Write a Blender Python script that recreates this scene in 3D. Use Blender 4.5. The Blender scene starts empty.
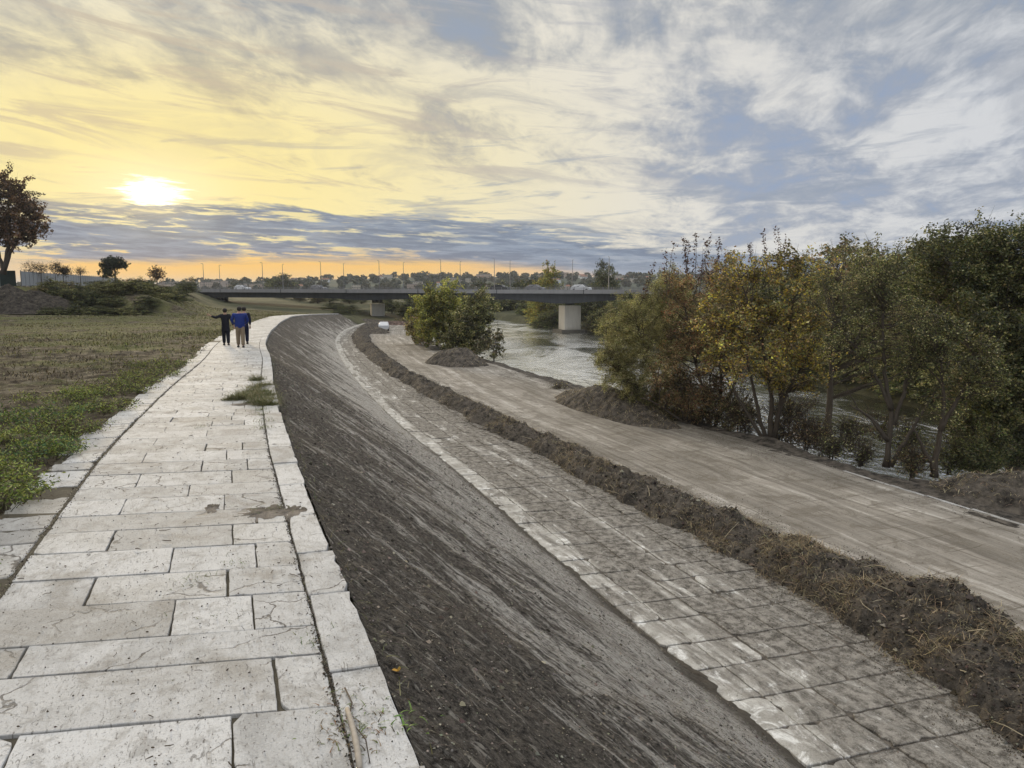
import bpy, math, random
import numpy as np
from mathutils import Vector, Matrix
R = math.radians
rng = np.random.default_rng(7)
random.seed(7)
scene = bpy.context.scene
col = scene.collection

# ------------------------------------------------------------------ camera
FPX = 740.0; CAMH = 2.45; PITCH = math.atan(97 / 740)
cam = bpy.data.cameras.new('camera'); camo = bpy.data.objects.new('camera', cam); col.objects.link(camo)
cam.sensor_width = 36; cam.lens = 36 * FPX / 1024; cam.clip_start = 0.05; cam.clip_end = 40000
camo.location = (0, 0, CAMH); camo.rotation_euler = (math.pi / 2 - PITCH, 0, 0)
scene.camera = camo

def ray(px, py):
    dx = (px - 512) / FPX; dy = -(py - 384) / FPX
    return np.array([dx, math.cos(PITCH) + dy * math.sin(PITCH), -math.sin(PITCH) + dy * math.cos(PITCH)])
def onz(px, py, z):
    d = ray(px, py); t = (z - CAMH) / d[2]; return np.array([d[0] * t, d[1] * t, z])
def at(px, py, Y):
    d = ray(px, py); t = Y / d[1]; return np.array([d[0] * t, Y, CAMH + d[2] * t])

# ------------------------------------------------------------------ mesh helpers
def tag(o, label=None, cat=None, group=None, kind=None):
    if label: o['label'] = label
    if cat: o['category'] = cat
    if group: o['group'] = group
    if kind: o['kind'] = kind
    return o
def empty(name, loc=(0, 0, 0), rz=0):
    o = bpy.data.objects.new(name, None); col.objects.link(o); o.location = loc; o.rotation_euler = (0, 0, rz)
    o.empty_display_size = 0.2
    return o
def mk(name, V, F, mat, parent=None, uv=None, colr=None, smooth=True, loc=None):
    """V (n,3); F: (m,k) array or list of index lists; uv (n,2) per vertex; colr (n,3) per vertex"""
    V = np.asarray(V, dtype=np.float32)
    me = bpy.data.meshes.new(name)
    if isinstance(F, np.ndarray):
        m, k = F.shape; idx = F.astype(np.int32).ravel(); tot = np.full(m, k, np.int32)
    else:
        tot = np.array([len(f) for f in F], np.int32); idx = np.array([i for f in F for i in f], np.int32); m = len(F)
    start = np.concatenate([[0], np.cumsum(tot)[:-1]]).astype(np.int32)
    me.vertices.add(len(V)); me.vertices.foreach_set('co', V.ravel())
    me.loops.add(len(idx)); me.loops.foreach_set('vertex_index', idx)
    me.polygons.add(m); me.polygons.foreach_set('loop_start', start); me.polygons.foreach_set('loop_total', tot)
    me.polygons.foreach_set('use_smooth', np.full(m, smooth, bool))
    me.update(calc_edges=True)
    if uv is not None:
        l = me.uv_layers.new(name='UVMap'); l.data.foreach_set('uv', np.asarray(uv, np.float32)[idx].ravel())
    if colr is not None:
        a = me.color_attributes.new('Col', 'FLOAT_COLOR', 'POINT')
        c = np.ones((len(V), 4), np.float32); c[:, :3] = colr; a.data.foreach_set('color', c.ravel())
    me.validate()
    if mat: me.materials.append(mat)
    o = bpy.data.objects.new(name, me); col.objects.link(o)
    if parent: o.parent = parent
    if loc is not None: o.location = loc
    return o
def grid_faces(nr, nc):
    a = np.arange(nr * nc).reshape(nr, nc)
    return np.stack([a[:-1, :-1], a[:-1, 1:], a[1:, 1:], a[1:, :-1]], -1).reshape(-1, 4)
class MB:
    def __init__(s): s.v = []; s.f = []; s.n = 0
    def add(s, V, F):
        for f in F: s.f.append([i + s.n for i in f])
        s.v.append(np.asarray(V, float)); s.n += len(V)
    def box(s, c, d, rz=0, taper=1.0):
        x, y, z = d[0] / 2, d[1] / 2, d[2] / 2
        V = np.array([[-x, -y, -z], [x, -y, -z], [x, y, -z], [-x, y, -z], [-x * taper, -y * taper, z], [x * taper, -y * taper, z], [x * taper, y * taper, z], [-x * taper, y * taper, z]])
        cz, sz = math.cos(rz), math.sin(rz); V = V @ np.array([[cz, sz, 0], [-sz, cz, 0], [0, 0, 1]]) + np.asarray(c, float)
        s.add(V, [[0, 3, 2, 1], [4, 5, 6, 7], [0, 1, 5, 4], [1, 2, 6, 5], [2, 3, 7, 6], [3, 0, 4, 7]])
    def tube(s, pts, rad, k=6):
        V, F = tube(pts, rad, k); s.add(V, F)
    def ell(s, c, r, nu=12, nv=8):
        V = []; F = []
        for j in range(nv + 1):
            ph = math.pi * j / nv
            for i in range(nu):
                th = 2 * math.pi * i / nu
                V.append([c[0] + r[0] * math.sin(ph) * math.cos(th), c[1] + r[1] * math.sin(ph) * math.sin(th), c[2] + r[2] * math.cos(ph)])
        for j in range(nv):
            for i in range(nu):
                F.append([j * nu + i, (j + 1) * nu + i, (j + 1) * nu + (i + 1) % nu, j * nu + (i + 1) % nu])
        s.add(V, F)
    def build(s, name, mat, parent=None, smooth=False, **k):
        return mk(name, np.concatenate(s.v), s.f, mat, parent, smooth=smooth, **k)
def tube(pts, rad, k=6):
    pts = np.asarray(pts, float); n = len(pts); rad = np.broadcast_to(np.asarray(rad, float), (n,))
    t = np.gradient(pts, axis=0); t /= np.linalg.norm(t, axis=1)[:, None] + 1e-9
    ref = np.array([0, 0, 1.0]) if abs(t[0][2]) < 0.9 else np.array([1.0, 0, 0])
    u = np.cross(t, ref); u /= np.linalg.norm(u, axis=1)[:, None] + 1e-9; w = np.cross(t, u)
    a = np.arange(k) * 2 * math.pi / k
    V = pts[:, None, :] + rad[:, None, None] * (np.cos(a)[None, :, None] * u[:, None, :] + np.sin(a)[None, :, None] * w[:, None, :])
    V = V.reshape(-1, 3); F = []
    for i in range(n - 1):
        for j in range(k):
            F.append([i * k + j, i * k + (j + 1) % k, (i + 1) * k + (j + 1) % k, (i + 1) * k + j])
    F.append([(n - 1) * k + j for j in range(k)]); F.append([k - 1 - j for j in range(k)])
    return V, F
# numpy noise
def hsh(ix, iy, s):
    h = (ix.astype(np.int64) * 374761393 + iy.astype(np.int64) * 668265263 + s * 1274126177) & 0xffffffff
    h = ((h ^ (h >> 13)) * 1274126177) & 0xffffffff
    return ((h ^ (h >> 16)) & 0xffff) / 65535.0
def vn(x, y, s=0):
    ix = np.floor(x); iy = np.floor(y); fx = x - ix; fy = y - iy
    fx = fx * fx * (3 - 2 * fx); fy = fy * fy * (3 - 2 * fy)
    a = hsh(ix, iy, s); b = hsh(ix + 1, iy, s); c = hsh(ix, iy + 1, s); d = hsh(ix + 1, iy + 1, s)
    return (a + (b - a) * fx) * (1 - fy) + (c + (d - c) * fx) * fy
def fbm(x, y, s=0, o=4, g=0.5):
    x = np.asarray(x, float); y = np.asarray(y, float); r = 0; a = 1; tt = 0
    for i in range(o):
        c, sn = math.cos(i * 0.9), math.sin(i * 0.9)
        r = r + a * vn((x * c - y * sn) * 2 ** i, (x * sn + y * c) * 2 ** i, s + i * 17); tt += a; a *= g
    return r / tt * 2 - 1
def sm(x, a, b):
    t = np.clip((np.asarray(x, float) - a) / (b - a), 0, 1); return t * t * (3 - 2 * t)

# ------------------------------------------------------------------ material helpers
class NT:
    def __init__(s, name, world=None):
        if world: s.m = world
        else: s.m = bpy.data.materials.new(name); s.m.use_nodes = True
        s.t = s.m.node_tree
        for n in list(s.t.nodes): s.t.nodes.remove(n)
        s.out = s.t.nodes.new('ShaderNodeOutputWorld' if world else 'ShaderNodeOutputMaterial')
    def put(s, sock, v):
        if v is None: return
        if isinstance(v, bpy.types.Node): v = v.outputs[0]
        if isinstance(v, bpy.types.NodeSocket): s.t.links.new(v, sock)
        else:
            if sock.type == 'RGBA' and len(v) == 3: v = (*v, 1)
            sock.default_value = v
    def n(s, typ, ins=None, **pr):
        nd = s.t.nodes.new('ShaderNode' + typ)
        for k, v in pr.items(): setattr(nd, k, v)
        for k, v in (ins or {}).items(): s.put(nd.inputs[k], v)
        return nd
    def m_(s, op, a, b=None, c=None, clamp=False):
        return s.n('Math', {0: a, 1: b, 2: c}, operation=op, use_clamp=clamp).outputs[0]
    def vm(s, op, a, b=None):
        return s.n('VectorMath', {0: a, 1: b}, operation=op).outputs[0]
    def uv(s): return s.n('UVMap', uv_map='UVMap').outputs[0]
    def obj(s): return s.n('TexCoord').outputs['Object']
    def mapp(s, v, scale=(1, 1, 1), rot=(0, 0, 0), loc=(0, 0, 0)):
        return s.n('Mapping', {'Vector': v, 'Scale': scale, 'Rotation': rot, 'Location': loc}).outputs[0]
    def noise(s, v, sc, det=5, rough=0.55, dist=0.0):
        return s.n('TexNoise', {'Vector': v, 'Scale': sc, 'Detail': det, 'Roughness': rough, 'Distortion': dist}).outputs[0]
    def ramp(s, f, stops, interp='LINEAR'):
        nd = s.n('ValToRGB', {0: f}); cr = nd.color_ramp; cr.interpolation = interp
        while len(cr.elements) < len(stops): cr.elements.new(0.5)
        for e, (p, c) in zip(cr.elements, stops):
            e.position = p; e.color = (c, c, c, 1) if isinstance(c, (int, float)) else (*c, 1)
        return nd.outputs[0]
    def mr(s, f, a, b, c=0.0, d=1.0, smooth=True):
        return s.n('MapRange', {0: f, 1: a, 2: b, 3: c, 4: d}, interpolation_type='SMOOTHSTEP' if smooth else 'LINEAR').outputs[0]
    def mix(s, f, a, b, typ='MIX'):
        nd = s.n('Mix', None, data_type='RGBA', blend_type=typ); s.put(nd.inputs[0], f); s.put(nd.inputs[6], a); s.put(nd.inputs[7], b)
        return nd.outputs[2]
    def attr(s, name='Col'): return s.n('Attribute', attribute_name=name).outputs['Color']
    def bump(s, h, st=0.5, d=0.02, nrm=None): return s.n('Bump', {'Height': h, 'Strength': st, 'Distance': d, 'Normal': nrm}).outputs[0]
    def bsdf(s, base, rough=0.9, nrm=None, spec=0.3, **k):
        b = s.n('BsdfPrincipled', {'Base Color': base, 'Roughness': rough, 'Specular IOR Level': spec, 'Normal': nrm})
        for kk, v in k.items(): s.put(b.inputs[kk.replace('_', ' ')], v)
        s.t.links.new(b.outputs[0], s.out.inputs[0]); return s.m
def plain(name, c, rough=0.8, var=0.15, sc=3.0, spec=0.3, metallic=0.0):
    n = NT(name); f = n.noise(n.obj(), sc, 4)
    d = tuple(x * (1 - var) for x in c); l = tuple(min(1, x * (1 + var)) for x in c)
    return n.bsdf(n.mix(f, d, l), rough, None, spec, Metallic=metallic)

# ------------------------------------------------------------------ curves of the place (embankment toe is the reference line)
tp = np.array([(37.6, -75), (23, -37), (8.73, 0), (4.59, 10.76), (3.88, 12.6), (2.8, 15.37), (2.26, 16.94), (1.24, 19.56), (.5, 21.45), (-2.33, 29.84), (-5.5, 37.7), (-11.85, 56.84), (-17.85, 76.9), (-23.3, 97.4), (-26.4, 111), (-28.9, 126.5), (-29.9, 135.8), (-30.6, 146.6), (-31, 165), (-31, 190), (-31, 230)], float)
yy = np.arange(-75, 230, 0.25); xx = np.interp(yy, tp[:, 1], tp[:, 0])
g = np.exp(-0.5 * (np.arange(-40, 41) * 0.25 / 3.5) ** 2); g /= g.sum()
xp = np.concatenate([2 * xx[0] - xx[40:0:-1], xx, 2 * xx[-1] - xx[-2:-42:-1]])
xx = np.convolve(xp, g, 'valid')
seg = np.hypot(np.diff(xx), np.diff(yy)); ss = np.concatenate([[0], np.cumsum(seg)]); ss -= np.interp(0, yy, ss)
def toe(s):
    x = np.interp(s, ss, xx); y = np.interp(s, ss, yy)
    dx = np.interp(s + .5, ss, xx) - np.interp(s - .5, ss, xx); dy = np.interp(s + .5, ss, yy) - np.interp(s - .5, ss, yy)
    l = np.hypot(dx, dy); return x, y, dy / l, -dx / l          # position, right normal
def W(s, t):
    x, y, nx, ny = toe(s); return x + nx * t, y + ny * t
def footY(s): return np.interp(s, ss, yy)
def zk(s): return np.interp(footY(s), [14, 23, 36, 47, 62, 98, 122, 148, 180], [0, -.12, -.32, -.50, -.80, -1.32, -2.0, -2.8, -3.2])
def pwf(s): return np.interp(footY(s), [14, 34, 60], [1.0, .88, .86])     # the path narrows a little
def kw(s): return 1.46 * (zk(s) + 5)                            # horizontal width of the slope
def fe(s): return kw(s) + 2.95 * pwf(s)                         # left edge of the path
def tb(s): return np.interp(footY(s), [-60, 9.8, 13, 15.3, 17.5, 22.6, 29.3, 42.6, 62.7, 95, 124], [3.5, 3.5, 4.3, 4.6, 4.75, 4.4, 4.2, 4.0, 2.9, 2.4, 2.1])
def hw(s): return np.interp(footY(s), [-60, 12, 17, 22, 30, 60, 100, 130], [1.5, 1.55, 1.35, 1.1, .95, .95, 1.2, 1.5])
def rr(s): return np.interp(footY(s), [-60, 15, 40, 55, 66, 80, 100, 135, 200], [15.4, 15.3, 15.1, 14.7, 14.2, 13.2, 12.2, 10.8, 9])
def st_of(x, y):                                                # inverse of W by nearest curve sample
    x = np.ravel(x); y = np.ravel(y); S = np.empty(len(x)); T = np.empty(len(x))
    cx, cy = xx[::4], yy[::4]; cs = ss[::4]
    for i in range(0, len(x), 20000):
        a = x[i:i + 20000, None] - cx; b = y[i:i + 20000, None] - cy
        j = np.argmin(a * a + b * b, 1); s = cs[j]
        px, py, nx, ny = toe(s); ddx = x[i:i + 20000] - px; ddy = y[i:i + 20000] - py
        S[i:i + 20000] = s + ddx * -ny + ddy * nx; T[i:i + 20000] = ddx * nx + ddy * ny
    return S, T
bankL = np.array([(60, -75), (26, 0), (20, 14), (16.5, 22.8), (15.3, 25.6), (14.8, 28.5), (13.3, 31.8), (12.4, 33.9), (8.9, 42.8), (2.4, 61), (-.3, 68.7), (-2.6, 73.8), (-8.1, 88), (-12.8, 105), (-19, 139), (-22, 170), (-26, 228), (-60, 300)], float)
bankR = np.array([(75, -75), (48, 0), (36, 40), (33.4, 64.6), (31.9, 76), (26.4, 103), (19.5, 145), (17, 160), (8, 185), (-2, 215), (-14, 240), (-60, 310)], float)
def XL(y): return np.interp(y, bankL[:, 1], bankL[:, 0])
def XR(y): return np.interp(y, bankR[:, 1], bankR[:, 0])
def field_z(s, t, x, y):
    d = -t - fe(s)                                        # metres left of the path
    z = zk(s) - 0.03 + np.clip(d, 0, 1e9) * 0.0 + sm(footY(s), 70, 150) * np.clip(d * 0.05, 0, 1.9)
    z = z + (0.10 * fbm(x * .35, y * .35, 3) + 0.05 * fbm(x * 1.3, y * 1.3, 5)) * sm(d, 0.2, 3)
    return z
def ground_z(x, y):
    s, t = st_of(x, y); x = np.ravel(x); y = np.ravel(y)
    w = kw(s); LW = 3.0 * pwf(s); z = np.where(t < -w - LW, field_z(s, t, x, y), 0.0)
    # earth bank on the far left that carries the fence
    foot = np.interp(y, [90, 100, 215, 400], [-52, -40, -80, -150])
    ins = np.minimum((foot - x) / 12, (y - 92 - 2 * np.sin(x * .2)) / 10)
    z = z + np.where(t < -w - LW, 3.0 * sm(ins, 0, 1) + 0.5 * fbm(x * .12, y * .12, 9) * sm(ins, 0, .5), 0)
    zs = zk(s) - (t + w) / 1.46
    inner = np.where(t < -w, zk(s), np.where(t < 0, zs, -5.0)) - 0.45
    z = np.where(t >= -w - LW, inner, z)
    z = z - 0.45 * sm(t, -w - 44, -w - 41) * (t < -w - LW) * sm(s, -30, -28) * (1 - sm(s, 150, 152))
    # far end: the terrace and the slope run out under rough ground
    e = sm(y, 150, 175) * sm(t, -w - 3, -w + 2); z = z * (1 - e) + (-4.2 + 0.5 * fbm(x * .1, y * .1, 12)) * e
    # river
    xl = XL(y); xr = XR(y)
    riv = sm(x, xl - 0.5, xl + 5) * (1 - sm(x, xr - 5, xr))
    land = np.where(x > xr - 5, -5.3 + 1.5 * sm(x, xr, xr + 25) + 0.4 * fbm(x * .1, y * .1, 21), z)
    z = land * (1 - riv) + -9.0 * riv
    far = sm(np.hypot(x, y), 260, 420); z = z * (1 - far) + -3.0 * far
    return z

# ------------------------------------------------------------------ materials
def mat_travertine():
    n = NT('pale stone'); u = n.uv(); a = n.attr()
    sep = n.n('SeparateColor', {0: a}); r = sep.outputs[0]; r2 = sep.outputs[1]
    off = n.vm('ADD', u, n.vm('MULTIPLY', a, (40, 40, 40)))
    big = n.noise(n.mapp(off, (1.0, 1.6, 1)), 1.6, 7, .66, .8)
    mid = n.noise(off, 6.5, 7, .7, .6)
    vein = n.noise(n.mapp(off, (2.5, 11, 1)), 1.0, 6, .65, 1.4)
    fine = n.noise(u, 60, 4, .75)
    base = n.mix(r, (.30, .295, .285), (.54, .535, .525)); base = n.mix(n.mr(r2, .6, 1, 0, .5), base, (.41, .39, .35))
    c = n.mix(n.mr(big, .38, .66, .0, .65), base, (.565, .56, .55))
    c = n.mix(n.mr(mid, .50, .66, 0, .65), c, (.27, .26, .245))
    c = n.mix(n.mr(vein, .54, .68, 0, .5), c, (.29, .27, .245))
    vo = n.n('TexVoronoi', {'Vector': n.vm('ADD', off, n.vm('MULTIPLY', n.n('TexNoise', {'Vector': off, 'Scale': 3.0, 'Detail': 6}).outputs[1], (.5, .5, 0))), 'Scale': 1.25}, feature='DISTANCE_TO_EDGE').outputs[0]
    crk = n.m_('MULTIPLY', n.mr(vo, .004, .012, 1, 0), n.mr(n.noise(off, .8, 3), .50, .56))
    c = n.mix(n.m_('MULTIPLY', crk, .85), c, (.07, .06, .05))
    sep3 = sep.outputs[2]; c = n.mix(n.mr(sep3, .55, 1, 0, .42), c, (.30, .285, .26))
    pits = n.mr(n.noise(n.mapp(u, (1, 2.3, 1)), 24, 4, .65, .5), .61, .68)
    c = n.mix(n.m_('MULTIPLY', pits, n.mr(big, .35, .6, .85, .25)), c, (.12, .105, .09))
    scr = n.mr(n.noise(n.mapp(u, (1.1, 4, 1), (0, 0, .5)), 6, 5, .68, 2.4), .62, .665)
    c = n.mix(n.m_('MULTIPLY', scr, .6), c, (.14, .125, .11))
    dirt = n.mr(n.noise(u, 1.1, 8, .72, .6), .50, .66)
    c = n.mix(n.m_('MULTIPLY', dirt, .62), c, (.23, .21, .18))
    c = n.mix(n.mr(fine, .50, .72, 0, .55), c, (.22, .205, .185)); c = n.mix(n.mr(fine, .46, .30, 0, .35), c, (.66, .65, .63))
    h = n.m_('SUBTRACT', n.m_('ADD', n.m_('MULTIPLY', fine, .5), n.m_('MULTIPLY', mid, .9)), n.m_('ADD', n.m_('MULTIPLY', pits, .7), n.m_('ADD', crk, n.m_('MULTIPLY', scr, .5))))
    return n.bsdf(c, .82, n.bump(h, .75, .014), .25)
def mat_joint():
    n = NT('joint soil'); u = n.uv(); f = n.noise(u, 9, 6, .7)
    return n.bsdf(n.mix(f, (.035, .03, .022), (.13, .115, .085)), .95, n.bump(f, .8, .03))
def mat_slope():
    n = NT('scraped soil'); u = n.uv()
    w0 = n.n('TexNoise', {'Vector': u, 'Scale': .8, 'Detail': 4}).outputs[1]
    uw = n.vm('ADD', u, n.vm('MULTIPLY', n.vm('SUBTRACT', w0, (.5, .5, .5)), (.5, .5, 0)))
    q = n.mapp(uw, (1, 1, 1), (0, 0, -math.atan2(.53, -.85)))       # x' runs along the scrape marks
    e1 = n.noise(n.mapp(q, (.30, 1.7, 1)), 1.0, 9, .68, .6)
    e2 = n.noise(n.mapp(q, (1.3, 6.5, 1)), 1.0, 8, .70, .9)
    e3 = n.noise(n.mapp(q, (6, 26, 1)), 1.0, 5, .68, .8)
    big = n.noise(u, .30, 6, .62); gr = n.noise(u, 11, 7, .78, .3); fine = n.noise(u, 42, 5, .8)
    sp = n.n('SeparateXYZ', {0: u}); T = sp.outputs[1]             # metres down from the kerb
    m = n.m_('ADD', n.m_('MULTIPLY', e1, .85), n.m_('ADD', n.m_('MULTIPLY', e2, .60), n.m_('ADD', n.m_('MULTIPLY', big, .55), n.m_('MULTIPLY', gr, .30))))
    m = n.m_('ADD', m, n.mr(T, .5, 5.5, -.12, .10, False))
    pale = n.mr(m, 1.09, 1.23)
    c = n.mix(n.mr(gr, .36, .64), (.027, .024, .021), (.175, .153, .128))
    c = n.mix(n.m_('MULTIPLY', pale, n.mr(e3, .38, .56, .15, 1.0)), c, (.54, .505, .45))
    brown = n.mr(n.noise(u, .5, 5), .48, .68)
    c = n.mix(n.m_('MULTIPLY', brown, .30), c, (.17, .145, .115))
    c = n.mix(n.mr(fine, .52, .70, 0, .65), c, (.34, .31, .27)); c = n.mix(n.mr(fine, .48, .30, 0, .7), c, (.018, .016, .014))
    rows = n.n('TexBrick', {'Vector': uw, 'Color1': (0, 0, 0, 1), 'Color2': (1, 1, 1, 1), 'Mortar': (.0, .0, .0, 1), 'Scale': 1.0, 'Mortar Size': .05, 'Mortar Smooth': .8, 'Bias': 0.1, 'Brick Width': 1.1, 'Row Height': .42}, offset=.5).outputs[0]
    c = n.mix(n.m_('MULTIPLY', n.m_('MULTIPLY', rows, n.mr(T, 2.5, 6.0, 0, .6)), n.mr(e2, .42, .62)), c, (.44, .41, .36))
    flat = n.mr(n.noise(n.mapp(q, (2.4, 8.5, 1)), 1.0, 4, .55, .5), .61, .65)
    near = n.mr(T, .1, 4.2, 1, .45, False)
    c = n.mix(n.m_('MULTIPLY', n.m_('MULTIPLY', flat, near), .8), c, (.38, .35, .30))
    c = n.mix(n.mr(n.m_('ADD', T, n.m_('MULTIPLY', n.m_('SUBTRACT', gr, .5), 1.6)), 6.4, 7.1, 0, .9), c, n.mix(fine, (.035, .029, .022), (.135, .115, .09)))
    h = n.m_('ADD', n.m_('MULTIPLY', e2, .8), n.m_('ADD', n.m_('MULTIPLY', gr, 1.2), n.m_('ADD', n.m_('MULTIPLY', e3, .35), n.m_('MULTIPLY', fine, .4))))
    return n.bsdf(c, .95, n.bump(h, .95, .08), .1)
def mat_terrace():
    n = NT('terrace blocks'); u = n.uv(); a = n.attr(); r = n.n('SeparateColor', {0: a}); 
    sp = n.n('SeparateXYZ', {0: u}); T = sp.outputs[1]
    soil = n.noise(n.mapp(u, (.30, 1.3, 1)), 1.0, 10, .72, .9)
    soil2 = n.noise(u, 4.0, 9, .76)
    trk = n.noise(n.mapp(u, (.05, 2.4, 1)), 1.0, 3, .5)
    m = n.m_('ADD', n.m_('MULTIPLY', soil, 1.0), n.m_('ADD', n.m_('MULTIPLY', soil2, .55), n.m_('MULTIPLY', trk, .45)))
    m = n.m_('ADD', m, n.mr(r.outputs[0], 0, 1, -.04, .04, False))
    m = n.m_('ADD', m, n.mr(T, 0, 1.3, -.17, .03)); m = n.m_('ADD', m, n.mr(T, 2.6, 4.4, 0, .10))
    c = n.mix(n.mr(n.noise(u, 1.7, 6, .65), .3, .7), (.27, .255, .225), (.50, .48, .44))
    wh = n.mr(n.noise(u, 1.3, 9, .76, 1.0), .53, .62, 0, .9); c = n.mix(wh, c, (.72, .71, .68))
    c = n.mix(n.mr(m, .85, 1.0), c, n.mix(n.mr(soil2, .38, .62), (.06, .053, .044), (.27, .25, .22)))
    fn = n.noise(u, 34, 4, .75); c = n.mix(n.mr(fn, .52, .68, 0, .5), c, (.10, .088, .07)); c = n.mix(n.mr(fn, .46, .32, 0, .35), c, (.62, .60, .56))
    h = n.noise(u, 22, 5, .7)
    return n.bsdf(c, .9, n.bump(n.m_('ADD', h, soil2), .5, .03), .2)
def mat_road():
    n = NT('packed dirt'); u = n.uv()
    wv = n.n('TexNoise', {'Vector': u, 'Scale': .12, 'Detail': 3}).outputs[1]; u2 = n.vm('ADD', u, n.vm('MULTIPLY', n.vm('SUBTRACT', wv, (.5, .5, .5)), (0, 1.6, 0)))
    trk = n.noise(n.mapp(u2, (.05, 1.5, 1)), 1.0, 7, .66, .25)
    trk2 = n.noise(n.mapp(u2, (.35, 4.5, 1)), 1.0, 7, .7, .4)
    big = n.noise(u, .22, 6, .6); f = n.noise(u, 9, 6, .75)
    m = n.m_('ADD', n.m_('MULTIPLY', trk, .8), n.m_('ADD', n.m_('MULTIPLY', trk2, .45), n.m_('MULTIPLY', big, .5)))
    c = n.ramp(n.mr(m, .6, 1.15, 0, 1, False), [(0, (.085, .075, .062)), (.3, (.175, .158, .134)), (.6, (.29, .265, .23)), (1, (.62, .59, .54))])
    br = n.n('TexBrick', {'Vector': u, 'Color1': (0, 0, 0, 1), 'Color2': (0, 0, 0, 1), 'Mortar': (1, 1, 1, 1), 'Scale': 1.0, 'Mortar Size': .03, 'Mortar Smooth': .6, 'Brick Width': 1.1, 'Row Height': 1.0}, offset=0.0)
    c = n.mix(n.m_('MULTIPLY', n.mr(n.noise(u, .5, 5), .42, .55, 0, .75), br.outputs[0]), c, (.10, .085, .065))
    pt = n.noise(u, .8, 8, .72, .8); c = n.mix(n.mr(pt, .49, .60, 0, .6), c, (.125, .108, .086)); c = n.mix(n.mr(f, .52, .66, 0, .6), c, (.12, .10, .075)); fg = n.noise(u, 40, 3, .7); c = n.mix(n.mr(fg, .55, .7, 0, .5), c, (.50, .46, .38))
    return n.bsdf(c, .93, n.bump(n.m_('ADD', n.m_('MULTIPLY', f, .6), n.m_('MULTIPLY', trk2, 1.5)), .7, .05), .15)
def mat_field():
    n = NT('rough field'); u = n.obj()
    a = n.noise(u, .25, 7, .66, .5); b = n.noise(u, 1.6, 6, .7); f = n.noise(u, 14, 5, .75)
    c = n.ramp(b, [(.30, (.016, .013, .009)), (.48, (.060, .048, .034)), (.68, (.19, .165, .12))])
    gr = n.mix(f, (.045, .055, .018), (.17, .165, .07)); yv = n.n('SeparateXYZ', {0: u}).outputs[1]
    c = n.mix(n.mr(n.m_('ADD', a, n.mr(yv, 8, 45, -.10, .04, False)), .44, .58, 0, .8), c, gr)
    straw = n.mr(n.noise(n.mapp(u, (1, 3, 1)), 6, 5, .7), .58, .7, 0, .6)
    c = n.mix(straw, c, (.26, .235, .16))
    return n.bsdf(c, .95, n.bump(n.m_('ADD', b, n.m_('MULTIPLY', f, .5)), .9, .12), .1)
def mat_ground():
    n = NT('distant ground'); u = n.obj()
    a = n.noise(u, .05, 7, .6); b = n.noise(u, 1.2, 6, .7)
    c = n.mix(n.mr(a, .4, .6), (.05, .055, .028), (.115, .112, .062)); c = n.mix(n.mr(b, .3, .75), n.mix(.6, c, (.03, .028, .018)), c)
    return n.bsdf(c, .95, n.bump(b, .8, .2), .1)
def mat_soil(name='dark soil', k=1.0, red=1.0):
    n = NT(name); u = n.obj(); b = n.noise(u, 2.2, 7, .72); f = n.noise(u, 26, 5, .75)
    lo = (.024 * k * red, .022 * k, .020 * k); hi = (.150 * k * red, .130 * k, .108 * k)
    c = n.mix(n.mr(b, .32, .7), lo, hi); c = n.mix(n.mr(f, .55, .8, 0, .6), c, (.23 * k, .20 * k, .155 * k))
    return n.bsdf(c, .96, n.bump(n.m_('ADD', b, n.m_('MULTIPLY', f, .6)), .9, .06), .1)
def mat_leaf(name='leaves', tr=.3):
    n = NT(name); a = n.attr(); d = n.n('BsdfDiffuse', {0: a}); t = n.n('BsdfTranslucent', {0: n.vm('MULTIPLY', a, (1.25, 1.3, .8))})
    g = n.n('BsdfGlossy', {0: (.6, .6, .6), 'Roughness': .45})
    m = n.n('MixShader', {0: tr, 1: d.outputs[0], 2: t.outputs[0]}); m2 = n.n('MixShader', {0: .05, 1: m.outputs[0], 2: g.outputs[0]})
    n.t.links.new(m2.outputs[0], n.out.inputs[0]); return n.m
def mat_bark(c=(.085, .07, .055)):
    n = NT('bark'); u = n.obj(); f = n.noise(n.mapp(u, (6, 6, 1.2)), 2.5, 5, .7)
    return n.bsdf(n.mix(f, tuple(x * .45 for x in c), tuple(x * 1.7 for x in c)), .95, n.bump(f, .7, .03), .1)
def mat_water():
    n = NT('river water'); u = n.obj()
    w1 = n.noise(n.mapp(u, (1.0, .5, 1), (0, 0, .35)), 1.6, 6, .62, .6); w2 = n.noise(n.mapp(u, (1, .5, 1), (0, 0, .35)), .13, 5, .6, 1.0)
    calm = n.mr(w2, .40, .60, .35, 1.0)
    h = n.m_('ADD', n.m_('MULTIPLY', w1, calm), n.m_('MULTIPLY', w2, .8))
    nb = n.bump(h, 1.0, .20); gl = n.n('BsdfGlossy', {0: (1, 1, .99), 'Roughness': n.mr(w2, .35, .65, .10, .24), 'Normal': nb}); df = n.n('BsdfDiffuse', {0: (.10, .12, .08), 'Normal': nb})
    fr = n.n('Fresnel', {'IOR': 1.6}); f = n.mr(fr.outputs[0], .03, .36, .50, .96, False)
    mx = n.n('MixShader', {0: f, 1: df.outputs[0], 2: gl.outputs[0]}); n.t.links.new(mx.outputs[0], n.out.inputs[0]); return n.m
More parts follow.
